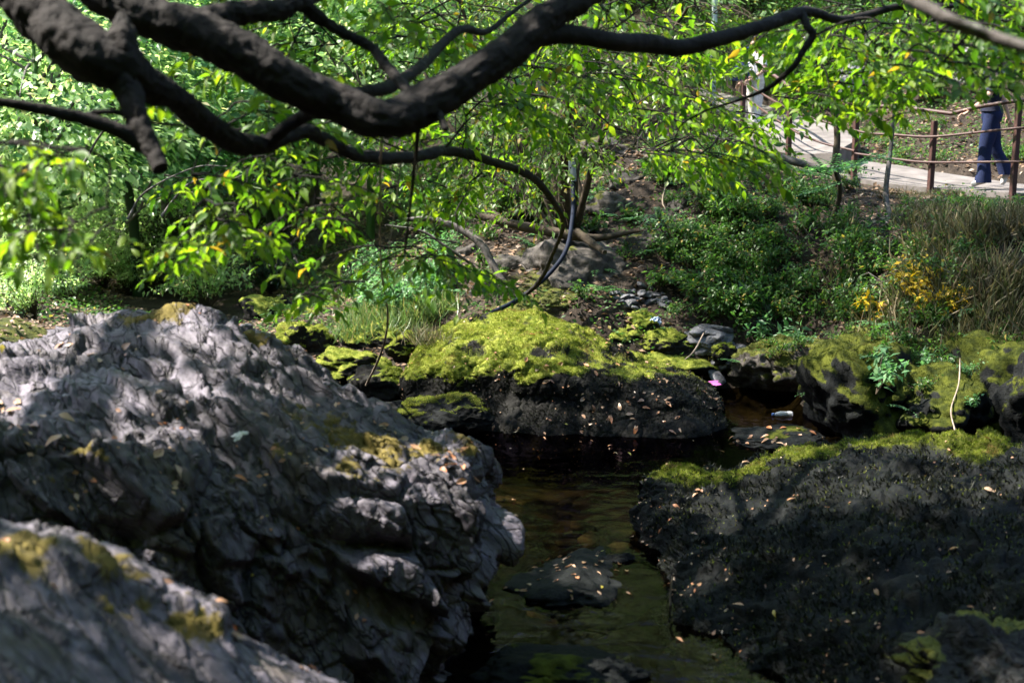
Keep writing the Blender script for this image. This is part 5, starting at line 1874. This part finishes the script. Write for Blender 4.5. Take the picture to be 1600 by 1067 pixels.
# ------------------------------------------------------------------ people
def skin_mesh(name, joints, bones, sub=2):
    """joints: name -> (x, y, z, radius); one continuous surface grown round the bones"""
    names = list(joints)
    idx = {n: i for i, n in enumerate(names)}
    me = bpy.data.meshes.new(name)
    me.from_pydata([joints[n][:3] for n in names], [(idx[a], idx[b]) for a, b in bones], [])
    o = bpy.data.objects.new(name, me)
    COL.objects.link(o)
    sm = o.modifiers.new('skin', 'SKIN')
    sm.use_smooth_shade = True
    for i, n in enumerate(names):
        rr = joints[n][3]
        me.skin_vertices[0].data[i].radius = (rr, rr) if not isinstance(rr, tuple) else rr
        me.skin_vertices[0].data[i].use_root = (i == 0)
    ss = o.modifiers.new('sub', 'SUBSURF')
    ss.levels = ss.render_levels = sub
    dg = bpy.context.evaluated_depsgraph_get()
    res = bpy.data.meshes.new_from_object(o.evaluated_get(dg))
    bpy.data.objects.remove(o)
    res.name = name
    return res


def person(loc, rz, label, lx, rx, la, ra, top, legs, hair, shoe, sc=1.0, hem=.115):
    """lx, rx: (hip, knee, ankle, toe) in the walker's plane; la, ra: (elbow, wrist). The walker faces -x"""
    skinm = plain('skin', (.42, .26, .19), .55, .35, .08, 30, .05)
    root = empty('person', loc, label=label, cat='person')
    J = {'pelvis': (0, 0, .93, (.13, .1)), 'waist': (.0, 0, 1.06, (.11, .085)), 'chest': (.01, 0, 1.26, (.14, .1)), 'collar': (.01, 0, 1.39, (.09, .075)), 'neck': (0, 0, 1.47, .05),
         'skull': (-.015, 0, 1.57, (.072, .085)), 'crown': (-.01, 0, 1.66, (.065, .078)), 'nose': (-.105, 0, 1.565, .012), 'chin': (-.07, 0, 1.5, .03)}
    B = [('pelvis', 'waist'), ('waist', 'chest'), ('chest', 'collar'), ('collar', 'neck'), ('neck', 'skull'), ('skull', 'crown'), ('skull', 'nose'), ('skull', 'chin')]
    T = {'pelvis': (0, 0, .95, (.16, .13)), 'waist': (.0, 0, 1.05, (.135, .105))}
    TB = [('pelvis', 'waist')]
    S = {'waist': (0, 0, 1.02, (.145, .115)), 'chest': (.01, 0, 1.26, (.165, .125)), 'collar': (.01, 0, 1.41, (.1, .085))}
    SB = [('waist', 'chest'), ('chest', 'collar')]
    for s_, sy, lg, arm in (('l', -1, lx, la), ('r', 1, rx, ra)):
        h, k, a, t = [(q[0], sy * .095, q[1]) for q in lg]
        J.update({s_ + 'hip': (*h, .085), s_ + 'knee': (*k, .055), s_ + 'ankle': (*a, .04), s_ + 'toe': (*t, .035)})
        B += [('pelvis', s_ + 'hip'), (s_ + 'hip', s_ + 'knee'), (s_ + 'knee', s_ + 'ankle'), (s_ + 'ankle', s_ + 'toe')]
        T.update({s_ + 'hip': (*h, .105), s_ + 'knee': (*k, hem * .82), s_ + 'ankle': (*a, hem)})
        TB += [('pelvis', s_ + 'hip'), (s_ + 'hip', s_ + 'knee'), (s_ + 'knee', s_ + 'ankle')]
        sh = (.01, sy * .18, 1.38)
        e, w = [np.array(q) for q in arm]
        J.update({s_ + 'shoulder': (*sh, .055), s_ + 'elbow': (*e, .04), s_ + 'wrist': (*w, .027)})
        B += [('collar', s_ + 'shoulder'), (s_ + 'shoulder', s_ + 'elbow'), (s_ + 'elbow', s_ + 'wrist')]
        S.update({s_ + 'shoulder': (*sh, .075), s_ + 'sleeve': (*(np.array(sh) * .45 + e * .55), .07)})
        SB += [('collar', s_ + 'shoulder'), (s_ + 'shoulder', s_ + 'sleeve')]
        d = norm(w - e)
        pm = w + d * .055
        J[s_ + 'palm'] = (*pm, (.035, .018))
        B.append((s_ + 'wrist', s_ + 'palm'))
        sd = norm(np.cross(d, [0, 1, 0]))
        for i, (o_, l_) in enumerate(((-.03, .06), (-.01, .08), (.01, .085), (.03, .075))):
            f1 = pm + d * .045 + sd * o_
            f2 = f1 + d * l_ * .5 + np.array([0, 0, -.01])
            f3 = f2 + norm(d + np.array([-.3, 0, -.5])) * l_ * .5
            for j, q in enumerate((f1, f2, f3)):
                J[f'{s_}f{i}{j}'] = (*q, .0095 - .001 * j)
            B += [(s_ + 'palm', f'{s_}f{i}0'), (f'{s_}f{i}0', f'{s_}f{i}1'), (f'{s_}f{i}1', f'{s_}f{i}2')]
        th = w + d * .02 - sd * .04
        J[s_ + 't0'] = (*th, .012)
        J[s_ + 't1'] = (*(th + d * .04 - sd * .015), .01)
        B += [(s_ + 'wrist', s_ + 't0'), (s_ + 't0', s_ + 't1')]
    link('body', skin_mesh('body', J, B), skinm, root)
    def oval(Mx, rows, n=14, sides=20):
        rows = catmull(np.array(rows, float), n)
        th_ = np.linspace(0, 2 * np.pi, sides, endpoint=False)
        v_ = np.stack([rows[:, 0:1] + rows[:, 3:4] * np.cos(th_), rows[:, 1:2] + rows[:, 4:5] * np.sin(th_), np.repeat(rows[:, 2:3], sides, 1)], -1).reshape(-1, 3)
        fold = fbm(v_ * np.array([1, 1, .6]), 9, 3, 6) * .012
        v_ = v_ + norm(v_ - np.repeat(rows[:, :3], sides, 0)) * fold[:, None]
        Mx.add(v_, grid_faces(n, sides, True))
    MT, MS = Mesh(), Mesh()
    oval(MT, [(.01, 0, 1.06, .115, .145), (.015, 0, .97, .135, .165), (.02, 0, .88, .13, .17), (.015, 0, .82, .10, .15)])
    for sy, lg in ((-1, lx), (1, rx)):
        (hx, hz), (kx, kz), (ax_, az), _t = lg
        y_ = sy * .085
        oval(MT, [(hx + .01, y_, hz + .06, .11, .085), (hx * .6 + kx * .4, y_, hz * .6 + kz * .4, .105, .088), (kx, y_, kz, .085, .08), (kx * .4 + ax_ * .6, y_, kz * .4 + az * .6, .088, .085), (ax_, y_, max(az - .05, .035), hem * .95, hem * .85)], 22)
    oval(MS, [(0, 0, .98, .135, .175), (.0, 0, 1.08, .12, .16), (.01, 0, 1.24, .13, .185), (.01, 0, 1.36, .11, .18), (.005, 0, 1.43, .075, .1), (0, 0, 1.46, .06, .065)], 18)
    for sy, arm in ((-1, la), (1, ra)):
        e = np.array(arm[0])
        sh = np.array([.01, sy * .16, 1.37])
        add_tube(MS, [sh - np.array([0, sy * .03, 0]), sh * .6 + e * .4, sh * .35 + e * .65], [.075, .066, .068], n=12, sides=16, cap=False)
    link('trousers', MT.data('trousers'), legs, root)
    link('shirt', MS.data('shirt'), top, root)
    v, f = ico(4)
    keep = (v[:, 0] > -.35) | (v[:, 2] > .45)
    hv = v * np.array([.115, .1, .135]) + np.array([.012, 0, 1.63])
    hv = hv + norm(v) * (fbm(v, 5, 3, 3) * .01)[:, None]
    hv[~keep] = np.array([.012, 0, 1.63]) + (hv[~keep] - np.array([.012, 0, 1.63])) * .75
    link('hair', mesh_np('hair', hv, f), hair, root)
    for sy, lg in ((-1, lx), (1, rx)):
        a, t = np.array([lg[2][0], sy * .095, lg[2][1]]), np.array([lg[3][0], sy * .095, lg[3][1]])
        dd = norm(t - a)
        heel = a - np.array([0, 0, .045]) - dd * .05
        J2 = {'heel': (*heel, .042), 'mid': (*(heel * .5 + t * .5 + np.array([0, 0, .01])), .046), 'toe': (*(t + dd * .03), .038)}
        link('shoe', skin_mesh('shoe', J2, [('heel', 'mid'), ('mid', 'toe')]), shoe, root)
    root.rotation_euler.z = rz
    root.scale = (sc,) * 3
    return root


denim = plain('dark blue denim', (.01, .017, .055), .85, .2, .25, 60, .3)
navy = plain('navy cotton', (.012, .014, .03), .85, .2, .3, 40, .3)
white = plain('white cotton', (.72, .7, .7), .9, .2, .06, 30, .3)
hair = plain('dark brown hair', (.02, .013, .01), .6, .3, .3, 60, .5)
shoe = plain('off white canvas', (.6, .56, .52), .7, .3, .1, 40, .2)
q = P(1542, 291, 18.95)
person(q, -.12, 'walking person in navy top and blue jeans with a hand on the railing',
       [(0, .88), (-.06, .48), (-.07, .1), (-.2, .03)], [(.02, .88), (.10, .5), (.27, .2), (.22, .04)],
       [(-.1, -.24, 1.14), (-.33, -.28, .98)], [(.2, .22, 1.13), (.28, .24, .9)], navy, denim, hair, shoe)
q = P(1178, 205, 25.2)
q[2] -= .1
person(q, .5, 'person in white clothes standing on the ramp behind the leaves',
       [(0, .88), (-.02, .48), (-.02, .1), (-.15, .03)], [(.0, .88), (.04, .48), (.1, .1), (-.03, .04)],
       [(-.02, -.26, 1.13), (-.22, -.2, 1.0)], [(.08, .25, 1.13), (-.1, .25, .96)], white, plain('pale trousers', (.6, .57, .55), .9), hair, shoe)
# shoulder bag of the person in white
bm = bmesh.new()
bmesh.ops.create_cube(bm, size=1)
bmesh.ops.subdivide_edges(bm, edges=bm.edges[:], cuts=4, use_grid_fill=True)
for x in bm.verts:
    u = np.array(x.co)
    s_ = 1 - .25 * (u[0] ** 2 + u[2] ** 2)
    x.co = (u[0] * .34 * s_, u[1] * .16 * (1.3 - 1.6 * max(u[2], 0)), u[2] * .34 * s_)
bmesh.ops.bevel(bm, geom=bm.edges[:], offset=.002, segments=1, affect='EDGES')
me = bpy.data.meshes.new('pouch')
bm.to_mesh(me)
bm.free()
bc = q + np.array([-.3, -.12, 1.12])
bag = empty('shoulder_bag', bc, label='dark blue shoulder bag carried by the person in white', cat='bag')
bagm = plain('dark blue cloth', (.012, .03, .1), .8)
link('pouch', me, bagm, bag)
M = Mesh()
add_tube(M, [(-.12, 0, .12), (0, 0, .3), (.2, .05, .42), (.3, .1, .3), (.14, .05, .1)], [.012] * 5, n=24, sides=6)
link('strap', M.data('strap'), bagm, bag)


# ------------------------------------------------------------------ scraps of litter
def crumple(name, px, py, Y, size, mat, label, seed, cat='litter'):
    r = np.random.default_rng(seed)
    n_ = 22
    u, w = np.meshgrid(np.linspace(-1, 1, n_), np.linspace(-1, 1, n_), indexing='ij')
    rad = 1 + .3 * np.sin(3 * np.arctan2(w, u) + seed)
    p = np.stack([u.ravel() * rad.ravel(), w.ravel() * rad.ravel() * .7, np.zeros(n_ * n_)], 1)
    p[:, 2] = ridged(p + seed, 1.3, 3, seed) * .55 - (p[:, :2] ** 2).sum(1) * .22
    p[:, :2] += np.stack([fbm(p, 2, 2, seed), fbm(p, 2, 2, seed + 4)], 1) * .2
    f = grid_faces(n_, n_)
    v2 = p.copy()
    v2[:, 2] -= .06
    me = mesh_np(name, np.concatenate([p, v2]) * np.asarray(size) / 2, np.concatenate([f, f[:, ::-1] + n_ * n_]), True)
    o = link(name, me, mat, label=label, cat=cat)
    o.location = P(px, py, Y)
    o.rotation_euler = (.5, r.normal(0, .2), r.uniform(-.5, .5))
    return o


bagblue = plain('blue plastic film', (.12, .25, .5), .3, .5, .5, 14, .2, col2=(.5, .6, .75))
crumple('plastic_bag', 1080, 490, 16.4, (.34, .25, .16), bagblue, 'crumpled blue plastic bag lying on a mossy rock', 2)
crumple('plastic_scrap', 1026, 500, 16.0, (.1, .1, .16), bagblue, 'small dark blue plastic scrap left of the crumpled bag', 3)
crumple('plastic_scrap', 1111, 599, 14.9, (.17, .09, .03), plain('pink plastic', (.6, .12, .4), .4), 'pink plastic piece at the foot of the slates', 4)
wp = plain('white plastic', (.75, .74, .75), .4)
crumple('paper_scrap', 1268, 580, 14.0, (.09, .06, .16), wp, 'white scrap on the mossy bank below the fern', 5)
crumple('paper_scrap', 1450, 338, 17.6, (.13, .1, .14), wp, 'white scrap on the dry grass below the railing', 6)
crumple('paper_scrap', 1103, 497, 16.4, (.05, .05, .06), wp, 'tiny white scrap right of the crumpled blue bag', 7)
crumple('paper_scrap', 375, 680, 7.05, (.07, .05, .05), wp, 'white scrap caught in a hollow of the grey boulder', 8)
crumple('foam_patch', 960, 1035, 0, (.01, .01, .01), wp, 'x', 9) if False else None
# plastic bottle drifting in the pool
prof = [(0, 0), (.028, 0), (.031, .01), (.031, .05), (.028, .055), (.031, .06), (.031, .13), (.024, .16), (.012, .185), (.012, .2), (.0, .2)]
th = np.linspace(0, 2 * np.pi, 20, endpoint=False)
v = np.array([[r_0 * math.cos(t), r_0 * math.sin(t), z] for r_0, z in prof for t in th])
me = mesh_np('body', v, grid_faces(len(prof), 20, True))
m, nt, out = new_mat('clear plastic')
k = NT(nt)
b_ = k.principled((.8, .83, .9), .12, .6)
b_.inputs['Alpha'].default_value = .45
k.link(b_.outputs[0], out.inputs[0])
q = P(1222, 652, 14.1)
bt = empty('plastic_bottle', (q[0] + .1, q[1], .012), label='clear plastic bottle floating at the back of the pool', cat='bottle')
link('body', me, m, bt)
v = np.array([[r_0 * math.cos(t), r_0 * math.sin(t), z] for r_0, z in [(0, .19), (.0145, .19), (.0145, .212), (0, .212)] for t in th])
link('cap', mesh_np('cap', v, grid_faces(4, 20, True)), plain('blue cap', (.1, .2, .5), .4), bt)
bt.rotation_euler = (math.radians(88), 0, math.radians(-80))

# ------------------------------------------------------------------ labels that single out the members of small groups
ORD = ['leftmost', 'second from the left', 'third from the left', 'fourth from the left', 'fifth from the left', 'sixth from the left', 'seventh from the left', 'eighth from the left',
       'ninth from the left', 'tenth from the left', 'eleventh from the left', 'twelfth from the left', 'thirteenth from the left', 'fourteenth from the left', 'fifteenth from the left', 'sixteenth from the left']
bpy.context.view_layer.update()
groups = {}
for o in scene.objects:
    if o.parent is None and o.get('group'):
        groups.setdefault(o['group'], []).append(o)
for g_, obs in groups.items():
    if 1 < len(obs) <= 16:
        def mid_x(o):
            ps = [o.matrix_world @ Vector(b) for b in o.bound_box] if o.type == 'MESH' else [o.matrix_world.translation]
            return project(np.array([list(sum(ps, Vector()) / len(ps))]))[0][0]
        obs.sort(key=mid_x)
        for k_, o in enumerate(obs):
            o['label'] = f'{ORD[k_]} of the {g_}'
